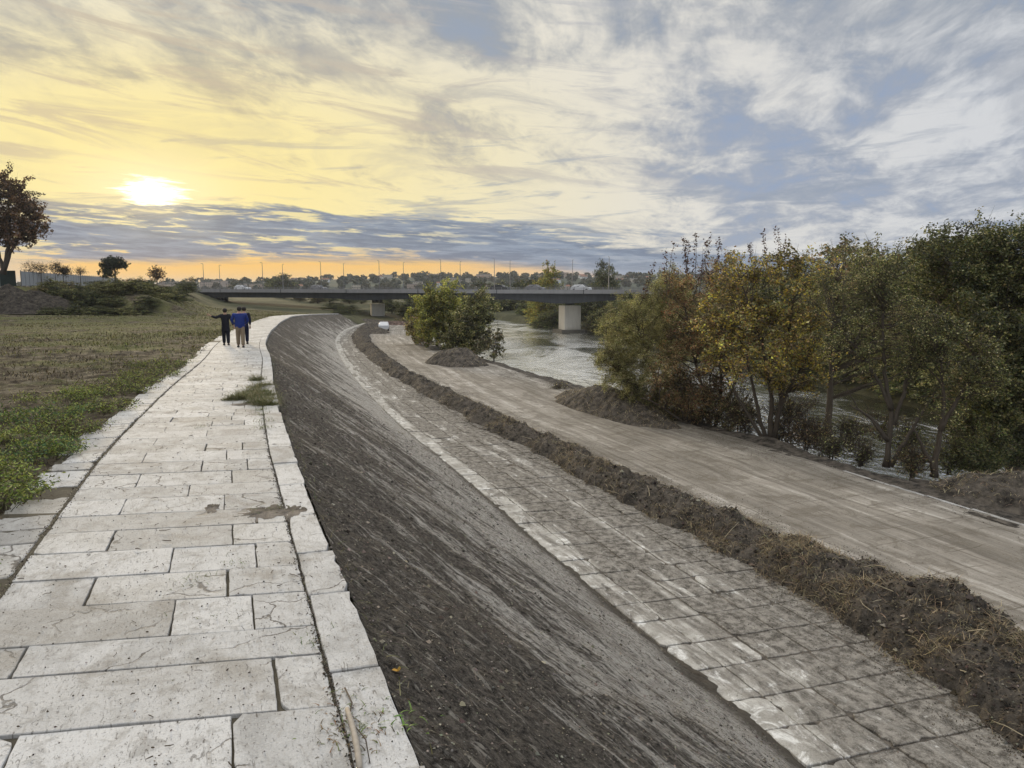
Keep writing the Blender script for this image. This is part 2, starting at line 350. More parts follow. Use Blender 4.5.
def mat_concrete(name, c, streak=.5):
    n = NT(name); u = n.obj(); a = n.noise(n.mapp(u, (1, 1, .18)), 1.1, 6, .65); f = n.noise(u, 5, 5, .7)
    k = n.mix(n.mr(a, .35, .7, 0, streak), c, tuple(x * .5 for x in c)); k = n.mix(n.mr(f, .3, .8, 0, .25), k, tuple(x * .7 for x in c))
    return n.bsdf(k, .9, n.bump(f, .3, .03), .2)
M_stone = mat_travertine(); M_joint = mat_joint(); M_slope = mat_slope(); M_terr = mat_terrace(); M_road = mat_road()
M_field = mat_field(); M_ground = mat_ground(); M_soil = mat_soil(); M_soil2 = mat_soil('reddish soil', 1.1, 1.25)
M_crumb = NT('soil crumbs'); M_crumb = M_crumb.bsdf(M_crumb.attr(), .95, None, .1); M_leaf = mat_leaf(tr=.24); M_straw = mat_leaf('straw', .15); M_bark = mat_bark(); M_bark2 = mat_bark((.085, .072, .058)); M_water = mat_water()

# ------------------------------------------------------------------ strips
def srange(y0, y1, near, far):
    """arc lengths with spacing growing with distance from the camera"""
    out = [y0]
    while out[-1] < y1:
        s = out[-1]; d = abs(s - 3) if s > 3 else (abs(s - 3) * .6)
        out.append(s + min(far, max(near, d * 0.006)))
    return np.array(out)
def strip(name, S, tfun, zfun, mat, v0=None):
    """tfun(s)->(n,) t columns ; zfun(s,t,x,y)->z"""
    T = np.stack([tfun(s) for s in S]); SS = np.repeat(S[:, None], T.shape[1], 1)
    x, y = W(SS, T); z = zfun(SS, T, x, y)
    V = np.stack([x, y, z], -1).reshape(-1, 3)
    uvt = T if v0 is None else T - v0(SS)
    uv = np.stack([SS, uvt], -1).reshape(-1, 2)
    return mk(name, V, grid_faces(*T.shape)[:, ::-1], mat, uv=uv)

# slope
def slope_z(s, t, x, y):
    w = kw(s); d = t + w; base = zk(s) - .10 - d / w * (zk(s) - .10 + 4.97)
    a = -.85 * -1 * s; e = s * -.85 + d * .53; q = s * .53 + d * .85
    n = .07 * fbm(e * .35, q * 1.8, 31) + .040 * fbm(e * 1.5, q * 5, 33) + .026 * fbm(s * 7, d * 7, 35, 3) + .06 * fbm(s * .5, d * .6, 38)
    base = np.maximum(base, -4.945 - .22 * np.clip(t, 0, 1) + .075 * fbm(s * .9, t * 2 + 3, 40) + .03 * fbm(s * 6, t * 6, 41))
    return base + n * sm(d, 0, .25) * (1 - .5 * sm(d, w - .4, w)) - .04 * sm(d, 0, .1) 
S1 = srange(-6, 152, .04, .9)
o = strip('embankment_slope', S1, lambda s: -kw(s) + .02 + (kw(s) + .55) * np.linspace(0, 1, 165), slope_z, M_slope, v0=lambda s: -kw(s)); tag(o, kind='structure')
# soil bed under path slabs
S2 = srange(-8, 152, .25, 1.5)
o = strip('path_bed', S2, lambda s: -kw(s) - np.array([3.25 * pwf(s), 2.7 * pwf(s), 2.3 * pwf(s), 1.5, .7, .3, .03, .025, .02]), lambda s, t, x, y: zk(s) - .028 + .008 * fbm(x * 2, y * 2, 4) - (t > -kw(s) - .027) * .35, M_joint, v0=lambda s: -kw(s)); tag(o, kind='structure')
# field
def fz(s, t, x, y):
    d = -t - fe(s)
    z = ground_z(x, y).reshape(x.shape)
    zz = field_z(s, t, x, y); z = np.where(d < 41, zz, zz)
    foot = np.interp(y, [90, 100, 215, 400], [-52, -40, -80, -150]); ins = np.minimum((foot - x) / 12, (y - 92 - 2 * np.sin(x * .2)) / 10)
    z = z + 3.0 * sm(ins, 0, 1) + .5 * fbm(x * .12, y * .12, 9) * sm(ins, 0, .5)
    near = 1 - sm(s, 20, 60)
    z = z + (.05 * fbm(x * 3.2, y * 3.2, 7) + .03 * fbm(x * 9, y * 9, 8)) * sm(d, .05, .8) + .10 * np.clip(fbm(x * .8, y * .8, 6), 0, 1) * sm(d, .5, 3)
    return z - .06 * (1 - sm(d, 0, .45)) + .02
S3 = srange(-8, 151, .09, 1.0)
ft = np.concatenate([np.linspace(0, 3, 36), np.linspace(3.1, 12, 50), np.linspace(12.4, 44, 60)])
def ftf(s): return -fe(s) - ft + .22 * fbm(np.full(1, s * .9), np.zeros(1), 44)[0] * 1.0
o = strip('field', S3, lambda s: ftf(s)[::-1], fz, M_field); tag(o, kind='structure')
# dirt road and terrace bed
S4 = srange(0, 166, .16, 1.2)
o = strip('dirt_road', S4, lambda s: tb(s) + .8 + (rr(s) - tb(s) - .8) * np.linspace(0, 1, 60), lambda s, t, x, y: -4.985 + .04 * fbm(s * .12, t * 1.8, 51) + .03 * fbm(s * 1.0, t * 3, 52) - .10 * sm(t, rr(s) - .3, rr(s)), M_road); tag(o, kind='structure')
o = strip('terrace_bed', S4, lambda s: np.linspace(-.05, tb(s) + 1.6, 12), lambda s, t, x, y: -5.005 + .012 * fbm(x * 1.4, y * 1.4, 53), mat_soil('terrace joint soil', 1.4)); tag(o, kind='structure')
# river bank
def bank_z(s, t, x, y):
    d = t - rr(s) + .4
    return -5.03 + .10 * fbm(x * .7 + 9, y * .7, 64) * (1 - sm(d, .3, 1)) - 3.6 * sm(d, .9, 6.0) + .16 * fbm(x * .9, y * .9, 61) * sm(d, 0, 1) + .08 * fbm(x * 3, y * 3, 62) * sm(d, .1, .8) + .35 * np.exp(-((d - 1.2) / .7) ** 2) * np.clip(fbm(x * .25, y * .25, 63) + .1, 0, 1)
o = strip('river_bank', srange(5, 152, .15, 1.0), lambda s: rr(s) - .8 + 8.4 * np.linspace(0, 1, 70), bank_z, mat_soil('bank soil', 1.0)); tag(o, kind='structure')

# ground sheet reaching the horizon
def axis(lo, hi, step, far, gr=1.25):
    a = list(np.arange(lo, hi + .01, step)); st = step
    while a[-1] < far: st *= gr; a.append(a[-1] + st)
    st = step
    while a[0] > -far: st *= gr; a.insert(0, a[0] - st)
    return np.array(a)
gx = axis(-150, 110, 1.6, 9000); gy = axis(-60, 300, 1.6, 9000)
GX, GY = np.meshgrid(gx, gy); GZ = ground_z(GX, GY).reshape(GX.shape)
o = mk('ground', np.stack([GX, GY, GZ], -1).reshape(-1, 3), grid_faces(*GX.shape), M_ground); tag(o, kind='structure')
o = mk('water', np.array([(-120, -90, -7), (160, -90, -7), (160, 330, -7), (-120, 330, -7)], float), [[0, 1, 2, 3]], M_water); tag(o, kind='structure')

# ------------------------------------------------------------------ slabs
class Slabs:
    def __init__(s): s.V = []; s.F = []; s.UV = []; s.C = []; s.n = 0
    def slab(s, corners, uvs, z, r, jit=.008, bev=.012, thick=.07, tilt=.004, chip=0.0):
        """corners 4x2 world, uvs 4x2"""
        m = 7; P = []; U = []
        for i in range(4):
            a, b = corners[i], corners[(i + 1) % 4]; ua, ub = uvs[i], uvs[(i + 1) % 4]
            L = math.hypot(b[0] - a[0], b[1] - a[1]) + 1e-6; nx, ny = -(b[1] - a[1]) / L, (b[0] - a[0]) / L
            for k in range(m):
                f = k / m; j = (r.random() - .35) * jit * 1.6 if k else (bev * .4 + r.random() * jit + (chip if r.random() < .12 else 0))
                if r.random() < .06: j += jit * 3.5 * r.random()
                x = a[0] + (b[0] - a[0]) * f + nx * j; y = a[1] + (b[1] - a[1]) * f + ny * j
                P.append((x, y)); U.append((ua[0] + (ub[0] - ua[0]) * f, ua[1] + (ub[1] - ua[1]) * f))
        P = np.array(P); U = np.array(U); c = P.mean(0); N = len(P)
        tx, ty = (r.random(2) - .5) * 2 * tilt; zz = z + (P[:, 0] - c[0]) * tx + (P[:, 1] - c[1]) * ty
        d = P - c; d = d / (np.linalg.norm(d, axis=1)[:, None] + 1e-9)
        top = np.column_stack([P - d * bev, zz]); mid = np.column_stack([P, zz - bev * .9]); bot = np.column_stack([P, zz - thick])
        s.V += [top, mid, bot]; s.UV += [U, U, U]; cc = np.array([r.random(), r.random(), r.random()]); s.C.append(np.repeat(cc[None], 3 * N, 0))
        b = s.n; s.F.append([b + i for i in range(N)])
        for ring in (0, 1):
            o0 = b + ring * N; o1 = o0 + N
            for i in range(N): s.F.append([o0 + (i + 1) % N, o0 + i, o1 + i, o1 + (i + 1) % N])
        s.n += 3 * N
    def build(s, name, mat):
        return mk(name, np.concatenate(s.V), s.F, mat, uv=np.concatenate(s.UV), colr=np.concatenate(s.C), smooth=False)
def quad_st(s0, s1, t0, t1, skew, g, tw=None, off=0.0):
    """corners counter-clockwise seen from above; t relative to the kerb outer edge or the toe"""
    c = []; uv = []
    for (s, t) in ((s0 + g, t0 + g), (s0 + g, t1 - g), (s1 - g, t1 - g), (s1 - g, t0 + g)):
        s_ = s + skew * t
        T = (t * pwf(s_) - kw(s_)) if tw else t + off
        x, y = W(s_, T); c.append((float(x), float(y))); uv.append((s_, t))
    return np.array(c), np.array(uv)
pr = np.random.default_rng(11)
sl = Slabs(); s = -5.5; row = 0; lastj = 0
while s < 150:
    dlt = pr.uniform(.52, .70) if pr.random() < .75 else pr.uniform(.40, .5)
    a = -2.64; b = -.345
    if s < 4.9 and s > -10: pass
    j = [pr.uniform(-.98, -.86)] if row % 2 == 0 else [pr.uniform(-1.45, -1.25)]
    j = [j[0] - pr.uniform(1.0, 1.25) if j[0] > -1.2 else j[0] + pr.uniform(.35, .8), j[0]]
    if pr.random() < .25: j = [pr.choice(j)]
    js = sorted([a] + [q for q in j if a + .3 < q < b - .25] + [b])
    for k in range(len(js) - 1):
        gap = .003 + .009 * pr.random() ** 2; dz = pr.normal(0, .0035)
        cut = pr.random() < .12
        c, u = quad_st(s, s + dlt, js[k], js[k + 1], -.20, gap, True)
        sm_ = s - .2 * js[k]
        sl.slab(c, u, float(zk(sm_)) + dz, pr, jit=.0045, bev=.005, tilt=.003, chip=.05 if cut else .006)
    s += dlt; row += 1
o = sl.build('path', M_stone); tag(o, kind='structure')
sl = Slabs(); s = -5.0
while s < 150:
    L = pr.uniform(1.0, 1.35)
    c, u = quad_st(s, s + L, -.340, pr.normal(-.005, .014), -.05, .004, True)
    sl.slab(c, u, float(zk(s)) + .008 + pr.normal(0, .005), pr, jit=.007, bev=.008, thick=.30, tilt=.008, chip=.03); s += L
o = sl.build('kerb', M_stone); tag(o, kind='structure')
sl = Slabs(); s = -5.0
while s < 150:
    L = pr.uniform(.45, .95)
    if pr.random() < .93 or s < 12:
        c, u = quad_st(s, s + L, -3.08 - pr.uniform(0, .25), -2.675, -.05, .012, True)
        sl.slab(c, u, float(zk(s)) - .018 + pr.normal(0, .006), pr, jit=.016, bev=.01, thick=.08, tilt=.012, chip=.07)
    s += L
o = sl.build('path_border', M_stone); tag(o, kind='structure')
sl = Slabs(); s = 4.0; row = 0
while s < 160:
    L = pr.uniform(.9, 1.25); tt = 0; tmax = float(tb(s)) + .8
    first = True; tt = -.02
    while tt < tmax:
        w = .72 if first else 1.0 + pr.normal(0, .03)
        c, u = quad_st(s, s + L, tt, tt + w, -.06, .010 + .01 * pr.random())
        sl.slab(c, u, -4.985 + pr.normal(0, .006) + (.02 if first else 0), pr, jit=.02, bev=.012, thick=.06, tilt=.006, chip=.10)
        tt += w; first = False
    s += L; row += 1
o = sl.build('terrace', M_terr); tag(o, kind='structure')
# pale concrete edging along the far side of the dirt road
sl = Slabs(); s = 8.0
while s < 120:
    L = pr.uniform(.8, 2.6); v = fbm(np.array([s * .11]), np.array([0.0]), 71)[0]
    if v > .12 or (s < 25 and v > -.5):
        c, u = quad_st(s, s + L, float(rr(s)) - .42, float(rr(s)) - .20 - .08 * pr.random(), 0, .01)
        sl.slab(c, u, -4.965 + pr.normal(0, .01), pr, jit=.02, bev=.02, thick=.12, tilt=.01, chip=.1)
    s += L
o = sl.build('road_edging', M_stone); tag(o, kind='structure')

# ------------------------------------------------------------------ blades, leaves, twigs (vectorised)
def blades(P, H, Wd, lean, cols, r, seg=3, curl=.5, flat=False):
    """tapering curved blades. P (n,3) roots, H heights, Wd widths, lean radians"""
    n = len(P); az = r.uniform(0, 2 * math.pi, n); ld = np.stack([np.cos(az), np.sin(az), np.zeros(n)], -1)
    sd = np.stack([-np.sin(az + r.normal(0, .6, n)), np.cos(az), np.zeros(n)], -1)
    V = np.zeros((n, 2 * seg + 1, 3)); 
    th = np.broadcast_to(lean, (n,)).astype(float).copy(); p = P.astype(float).copy()
    for k in range(seg + 1):
        w = Wd * (1 - k / seg) ** .7
        if k < seg:
            V[:, 2 * k] = p - sd * (w / 2)[:, None]; V[:, 2 * k + 1] = p + sd * (w / 2)[:, None]
        else: V[:, 2 * seg] = p
        d = ld * np.sin(th)[:, None] + np.array([0, 0, 1.0]) * np.cos(th)[:, None]
        p = p + d * (H / seg)[:, None]; th = th + curl * r.uniform(.2, 1, n) / seg * 2
    base = (np.arange(n) * (2 * seg + 1))[:, None]
    F = []
    for k in range(seg - 1): F.append(base + np.array([2 * k, 2 * k + 1, 2 * k + 3, 2 * k + 2]))
    F.append(base + np.array([2 * seg - 2, 2 * seg - 1, 2 * seg, 2 * seg]))
    Q = np.concatenate(F[:-1]) if seg > 1 else np.zeros((0, 4), int); T3 = F[-1][:, :3]
    C = np.repeat(cols, 2 * seg + 1, 0)
    return V.reshape(-1, 3), Q, T3, C
def mk_blades(name, parts, mat, parent=None, loc=None):
    Vs = []; Fs = []; Cs = []; n = 0
    for V, Q, T3, C in parts:
        Vs.append(V); Cs.append(C); Fs += (Q + n).tolist(); Fs += (T3 + n).tolist(); n += len(V)
    return mk(name, np.concatenate(Vs), Fs, mat, parent, colr=np.concatenate(Cs), loc=loc)
def leaves(P, L, wr, cols, r, up=.0):
    n = len(P); d = r.normal(size=(n, 3)); d[:, 2] *= .7; d /= np.linalg.norm(d, axis=1)[:, None]
    e = r.normal(size=(n, 3)); e[:, 2] *= (1 - up); e -= d * (e * d).sum(1)[:, None]; e /= np.linalg.norm(e, axis=1)[:, None] + 1e-9
    L = np.asarray(L); a = d * (L / 2)[:, None]; b = e * (L * wr / 2)[:, None]
    V = np.stack([P - a, P + b - a * .1, P + a, P - b - a * .1], 1).reshape(-1, 3)
    F = np.arange(4 * n).reshape(n, 4)
    return V, F, np.repeat(cols, 4, 0)
def crumbs(name, P, size, cols, r, parent=None):
    n = len(P); O = np.array([[1, 0, 0], [0, 1, 0], [-1, 0, 0], [0, -1, 0], [0, 0, .8], [0, 0, -.8]], float)
    V = O[None] * size[:, None, None] * r.uniform(.55, 1.3, (n, 6, 1)); a = r.uniform(0, 6.28, n); c, s_ = np.cos(a)[:, None], np.sin(a)[:, None]
    V = np.stack([V[..., 0] * c - V[..., 1] * s_, V[..., 0] * s_ + V[..., 1] * c, V[..., 2]], -1) + P[:, None, :]
    T = np.array([[0, 1, 4], [1, 2, 4], [2, 3, 4], [3, 0, 4], [1, 0, 5], [2, 1, 5], [3, 2, 5], [0, 3, 5]])
    F = (np.arange(n)[:, None, None] * 6 + T[None]).reshape(-1, 3)
    o = mk(name, V.reshape(-1, 3), F, M_crumb, parent, colr=np.repeat(cols, 6, 0), smooth=False); o['kind'] = 'stuff'; return o
def pal(r, n, cols, wts, var=.22):
    cols = np.array(cols); k = r.choice(len(cols), n, p=np.array(wts) / sum(wts)); c = cols[k] * (1 + r.normal(0, var, (n, 1)))
    return np.clip(c * (1 + r.normal(0, .06, (n, 3))), .004, .9)
def bez(a, b, c, n):
    t = np.linspace(0, 1, n)[:, None]; return (1 - t) ** 2 * a + 2 * t * (1 - t) * b + t * t * c

def tree(name, label, cat, base, env, ncl, nleaf, lsize, palette, wts, seed, trunks=None, r0=.12, sig=.45, group=None, bark=None, leafw=.5, shoots=None, twig_n=5, bare=0, droop=0.0, clvar=.38, side=5):
    """env: list of (centre xyz, radii xyz) relative to base; a real trunk, limbs to every leaf cluster, leaves on twigs"""
    r = np.random.default_rng(seed); root = empty(name, tuple(base)); tag(root, label, cat, group)
    env = [(np.array(c, float), np.array(q, float)) for c, q in env]
    vol = np.array([np.prod(q) ** .8 for c, q in env]); vol /= vol.sum()
    wood = MB()
    if trunks is None:
        top = env[0][0]; trunks = [[(0, 0, -.3), (top[0] * .2, top[1] * .2, top[2] * .35), (top[0] * .6, top[1] * .6, top[2] * .75), tuple(top)]]
    tpts = []
    for ti, tk in enumerate(trunks):
        tk = np.array(tk, float); m = 14; u = np.linspace(0, len(tk) - 1, m)
        pl = np.stack([np.interp(u, range(len(tk)), tk[:, i]) for i in range(3)], -1)
        kk = np.array([.25, .5, .25]); pl[1:-1] = pl[:-2] * .25 + pl[1:-1] * .5 + pl[2:] * .25
        pl[1:-1] += r.normal(0, r0 * .14, (m - 2, 3)); rad = r0 * (1 if ti == 0 else .75) * (1 - .8 * np.linspace(0, 1, m)) + .008
        rad[0] *= 1.35; wood.tube(pl, rad, side + 2); tpts.append(np.column_stack([pl, rad]))
    tp_ = np.concatenate(tpts)
    P = []; CC = []
    centres = []
    for i in range(ncl):
        c, q = env[r.choice(len(env), p=vol)]
        d = r.normal(size=3); d /= np.linalg.norm(d); rad = r.uniform(.25, 1) ** .45
        centres.append(c + d * q * rad)
    centres = np.array(centres)
    clcol = np.clip(1 + r.normal(0, clvar, ncl), .35, 2.0)
    for i, c in enumerate(centres):
        dd = np.linalg.norm((tp_[:, :3] - c) * np.array([1, 1, .8]), axis=1) + 3.0 * (tp_[:, 2] > c[2] + .2) + r.uniform(0, .8, len(tp_))
        dd[:3] += 5; j = int(np.argmin(dd)); a = tp_[j, :3]; ra = tp_[j, 3]
        mid = (a + c) / 2 + np.array([0, 0, .12 * np.linalg.norm(c - a)]) + r.normal(0, .15, 3) * np.linalg.norm(c - a) * .5
        bl = bez(a, mid, c, 6); bl[1:-1] += r.normal(0, .05, (4, 3)); rb = min(ra * .65, .016 + .016 * np.linalg.norm(c - a))
        wood.tube(bl, np.linspace(rb, .008, 6), side)
        K = twig_n; nl = max(1, int(nleaf / ncl / K))
        for k in range(K):
            d = r.normal(size=3); d[2] = d[2] * .8 + .25 - droop; d /= np.linalg.norm(d); Lt = sig * r.uniform(.8, 2.2)
            st = bl[r.integers(3, 6)]; e = st + d * Lt; tw = bez(st, st + d * Lt * .5 + r.normal(0, .06, 3), e + np.array([0, 0, -droop * Lt]), 4)
            wood.tube(tw, np.linspace(.008, .003, 4) * (1 + lsize * 2), 3)
            if nl > 0 and nleaf > 0:
                u = r.uniform(.05, 1.05, nl) ** .8; pp = st + (e - st) * u[:, None] + r.normal(0, sig * .22, (nl, 3)); P.append(pp); CC.append(np.full(nl, clcol[i]))
    for k in range(bare):   # thin bare twigs reaching out of the crown
        c, q = env[r.choice(len(env), p=vol)]; d = r.normal(size=3); d[2] = abs(d[2]) * 1.2 + .4; d /= np.linalg.norm(d)
        a = c + d * q * .6; e = c + d * q * r.uniform(1.0, 1.2) + r.normal(0, .15, 3) + np.array([0, 0, r.uniform(.0, .3)]); wood.tube(bez(a, (a + e) / 2 + r.normal(0, .1, 3), e, 5), np.linspace(.014, .004, 5), 3)
    t_ = wood.build('trunk', bark or M_bark, root, smooth=True)
    if nleaf > 0:
        P = np.concatenate(P); CC = np.concatenate(CC)
        cols = pal(r, len(P), palette, wts) * CC[:, None]
        V, F, C = leaves(P, lsize * r.uniform(.6, 1.35, len(P)), leafw, np.clip(cols, .004, .9), r)
        mk('crown', V, F, M_leaf, root, colr=C, smooth=False)
    return root
def copy_tree(o, parent=None):
    c = o.copy(); col.objects.link(c)
    if parent: c.parent = parent
    for ch in o.children: copy_tree(ch, c)
    return c

def E(px, py, rx, ry, Y, base, dz=1.0, dy=0.0):
    """an ellipsoid of foliage: centre seen at a pixel at distance Y, radii given in pixels at that distance"""
    p = at(px, py, Y + dy) - base; k = Y / FPX
    return (p, (rx * k, (rx + ry) / 2 * k * dz, ry * k))
def TR(base, Y, *pts):
    return [(at(px, py, Y + (q[0] if q else 0)) - base) for (px, py, *q) in pts]

# palettes (real base colours)
OLIVE = [(.24, .225, .085), (.32, .295, .13), (.14, .14, .055), (.40, .36, .20)]
BROWN = [(.27, .18, .09), (.34, .24, .13), (.15, .135, .065), (.10, .07, .05)]
YELL = [(.62, .47, .08), (.46, .36, .08), (.19, .17, .06), (.30, .18, .07)]
DARK = [(.062, .080, .028), (.105, .12, .042), (.17, .155, .062), (.036, .042, .02)]
YG = [(.30, .29, .07), (.20, .21, .06), (.36, .31, .09), (.12, .14, .045)]

b = onz(655, 414, -5.2); tree('willow_tree', 'round feathery olive green willow, leftmost of the big trees along the near bank', 'tree', b,
    [E(645, 332, 42, 46, 43, b), E(614, 352, 26, 34, 43, b), E(616, 385, 26, 22, 43, b), E(672, 308, 30, 40, 43, b, dy=1), E(650, 370, 44, 36, 43, b), E(625, 398, 26, 14, 43, b)], 230, 120000, .10, OLIVE, [4, 4, 2, 2], 21,
    trunks=[TR(b, 43, (655, 418), (658, 385), (645, 350), (635, 320)), TR(b, 43, (657, 416), (668, 380), (672, 330), (675, 290)), TR(b, 43, (655, 416), (640, 392), (620, 375), (610, 360)), TR(b, 43, (657, 418), (690, 408), (715, 398), (735, 380))], r0=.16, sig=.42, leafw=.28, droop=.15, bare=25)
b = onz(712, 430, -5.2); tb_ = tree('brown_shrub_tree', 'reddish brown shrubby tree with dark upright leafy shoots standing out of its top', 'tree', b,
    [E(705, 310, 46, 52, 40, b), E(700, 370, 46, 40, 40, b), E(735, 335, 36, 50, 40, b), E(690, 395, 36, 22, 40, b)], 200, 52000, .105, BROWN + OLIVE + [(.32, .13, .07)], [4, 4, 2, 2, 2, 1, 1, 1, 3], 22,
    trunks=[TR(b, 40, (712, 432), (705, 400), (690, 340), (680, 280)), TR(b, 40, (714, 432), (722, 390), (715, 320), (705, 262)), TR(b, 40, (712, 432), (735, 385), (745, 320), (740, 270)), TR(b, 40, (708, 430), (680, 420), (655, 402), (640, 398))], r0=.11, sig=.42, bare=45, leafw=.4)
# upright shoots
r_ = np.random.default_rng(5)
for px, py in ((667, 250), (674, 243), (682, 238), (690, 241), (697, 232), (704, 240), (711, 234), (719, 238), (655, 262), (728, 252), (760, 232), (748, 244), (776, 226), (790, 236)):
    e = at(px + r_.normal(0, 2), py, 40 + r_.normal(0, .8)) - b; a = e - np.array([r_.normal(0, .35), 0, r_.uniform(2.2, 3.2)]); pl = bez(a, (a + e) / 2 + r_.normal(0, .12, 3), e, 7)
    st = MB(); st.tube(pl, np.linspace(.02, .006, 7), 4); st = st.build('shoot', M_bark, tb_, smooth=True); k = int(r_.integers(70, 170)); u = r_.uniform(.15, 1, k); q = a + (e - a) * u[:, None] + r_.normal(0, .085, (k, 3))
    V, F, C = leaves(q, .15 * r_.uniform(.5, 1.4, k), .45, pal(r_, k, [(.07, .035, .026), (.11, .05, .035), (.05, .032, .025)], [3, 2, 2]), r_); mk('shoot_leaves', V, F, M_leaf, st, colr=C, smooth=False)

b = onz(768, 440, -5.15); tree('yellow_leaved_tree', 'many stemmed tree with yellow autumn leaves in the middle of the near bank', 'tree', b,
    [E(785, 295, 52, 42, 36, b), E(745, 300, 42, 46, 36, b), E(805, 340, 34, 34, 36, b), E(755, 355, 56, 38, 36, b), E(720, 330, 30, 34, 36, b), E(800, 375, 40, 22, 36, b)], 160, 26000, .13, YELL + OLIVE + BROWN, [3, 2, 3, 1, 2, 2, 2, 1, 2, 2, 1, 1], 23,
    trunks=[TR(b, 36, (770, 440), (772, 395), (762, 340), (740, 280)), TR(b, 36, (766, 440), (755, 400), (745, 345), (735, 300)), TR(b, 36, (772, 440), (785, 380), (790, 320), (800, 262)), TR(b, 36, (764, 440), (745, 410), (728, 380), (712, 355)), TR(b, 36, (773, 440), (782, 400), (812, 350), (822, 320))], r0=.13, sig=.42, bare=55, leafw=.6)
b = onz(888, 466, -5.15); tree('forked_tree', 'thinly leaved grey tree whose trunk forks low beside the dirt road', 'tree', b,
    [E(848, 285, 50, 36, 31, b, dy=1), E(880, 275, 40, 40, 31, b), E(845, 330, 36, 30, 31, b), E(900, 330, 36, 34, 31, b), E(925, 372, 28, 20, 31, b), E(850, 362, 32, 18, 31, b)], 130, 15000, .10, OLIVE + DARK, [3, 2, 4, 2, 3, 3, 2, 1], 24,
    trunks=[TR(b, 31, (886, 467), (890, 430), (892, 408), (868, 362), (838, 328)), TR(b, 31, (890, 466), (905, 440), (928, 405), (950, 362)), TR(b, 31, (891, 410), (884, 370), (882, 320), (886, 285)), TR(b, 31, (893, 425), (905, 390), (912, 350), (925, 310)), TR(b, 31, (868, 362), (850, 350), (832, 352)), TR(b, 31, (888, 440), (868, 415), (850, 405))], r0=.125, sig=.38, bare=45, leafw=.45, bark=M_bark2)
b = np.array([at(830, 400, 44)[0], 44.0, -6.3]); tree('grey_willow', 'broad grey green willow behind the forked tree, hanging over the water', 'tree', b,
    [E(835, 282, 40, 38, 44, b), E(870, 300, 46, 48, 44, b, dy=1), E(800, 320, 30, 40, 44, b), E(910, 330, 46, 46, 44, b), E(850, 340, 44, 18, 44, b)], 170, 26000, .14, OLIVE + BROWN, [3, 2, 4, 1, 1, 1, 2, 1], 28, r0=.22, sig=.5, bare=50, leafw=.35)
b = onz(936, 475, -5.15); tree('crooked_tree', 'crooked dark trunk with twiggy grey green crown, right of the forked tree', 'tree', b,
    [E(955, 350, 44, 34, 30, b), E(930, 330, 34, 30, 30, b), E(985, 375, 30, 26, 30, b), E(950, 400, 34, 20, 30, b)], 110, 13000, .10, DARK + OLIVE, [3, 3, 2, 2, 2, 2, 2, 1], 25,
    trunks=[TR(b, 30, (934, 477), (938, 440), (945, 405), (940, 350)), TR(b, 30, (940, 430), (960, 395), (985, 360)), TR(b, 30, (934, 470), (922, 445), (912, 425))], r0=.13, sig=.36, bare=35, leafw=.45, bark=M_bark)
b = onz(1010, 484, -5.2) + np.array([0, 1.5, 0]); tree('dark_green_tree', 'tall dense dark green tree at the right edge, overtopping its neighbours', 'tree', b,
    [E(965, 262, 52, 40, 33, b, dy=1), E(1020, 258, 50, 42, 33, b), E(930, 285, 36, 40, 34, b, dy=2), E(1000, 320, 60, 50, 33, b), E(1020, 390, 44, 46, 32, b), E(1060, 330, 60, 70, 33, b), E(990, 440, 36, 28, 32, b)], 420, 150000, .12, DARK + OLIVE, [5, 4, 3, 3, 1, 1, 2, 0.5], 26,
    trunks=[TR(b, 33, (1012, 486), (1008, 440), (1000, 340), (1010, 250)), TR(b, 33, (1012, 486), (995, 400), (960, 320), (950, 265)), TR(b, 33, (1014, 486), (1040, 400), (1060, 330))], r0=.22, sig=.5, bare=50, leafw=.5)
b = onz(1040, 470, -5.3) + np.array([6, 5, 0]); tree('dark_green_tree', 'dark green tree just outside the right edge behind the tallest one', 'tree', b,
    [((0, 0, 6.5), (4, 4, 4)), ((-3, 2, 4), (3, 3, 3))], 120, 24000, .15, DARK, [5, 4, 3, 3], 27, r0=.22, sig=.6)
# middle group beyond the first mound
b = onz(437, 347, -5.1); tree('yellow_green_tree', 'yellow green rounded tree on the bank in front of the bridge', 'tree', b,
    [E(440, 304, 26, 24, 88, b), E(422, 318, 17, 20, 88, b), E(455, 322, 20, 22, 88, b), E(438, 335, 22, 12, 88, b)], 170, 40000, .24, YG, [4, 4, 2, 2], 31, r0=.2, sig=.6, bare=20)
b = onz(472, 357, -5.1); tree('grey_green_bush', 'grey green bush just right of the yellow green tree', 'bush', b,
    [E(470, 330, 22, 26, 79, b), E(484, 308, 16, 18, 80, b), E(455, 340, 18, 16, 79, b), E(480, 345, 14, 14, 79, b)], 150, 30000, .22, OLIVE + DARK, [3, 2, 3, 2, 2, 2, 1, 1], 32, r0=.14, sig=.5, bare=14)
b = onz(494, 362, -5.1); tree('thin_bush', 'thin see through bush with big pale leaves at the water edge', 'bush', b,
    [E(494, 345, 13, 16, 75, b), E(484, 348, 12, 12, 75, b), E(497, 330, 7, 9, 75, b)], 34, 700, .34, [(.16, .14, .08), (.09, .09, .045), (.2, .17, .1)], [2, 2, 1], 33, r0=.07, sig=.35, bare=25, twig_n=4)
b = onz(418, 343, -5.1); tree('brown_bush', 'low brown bush left of the yellow green tree', 'bush', b,
    [E(418, 328, 12, 14, 96, b), E(430, 338, 14, 9, 92, b)], 80, 14000, .24, BROWN + OLIVE, [3, 3, 2, 2, 2, 2, 2, 1], 34, r0=.08, sig=.5, bare=12)

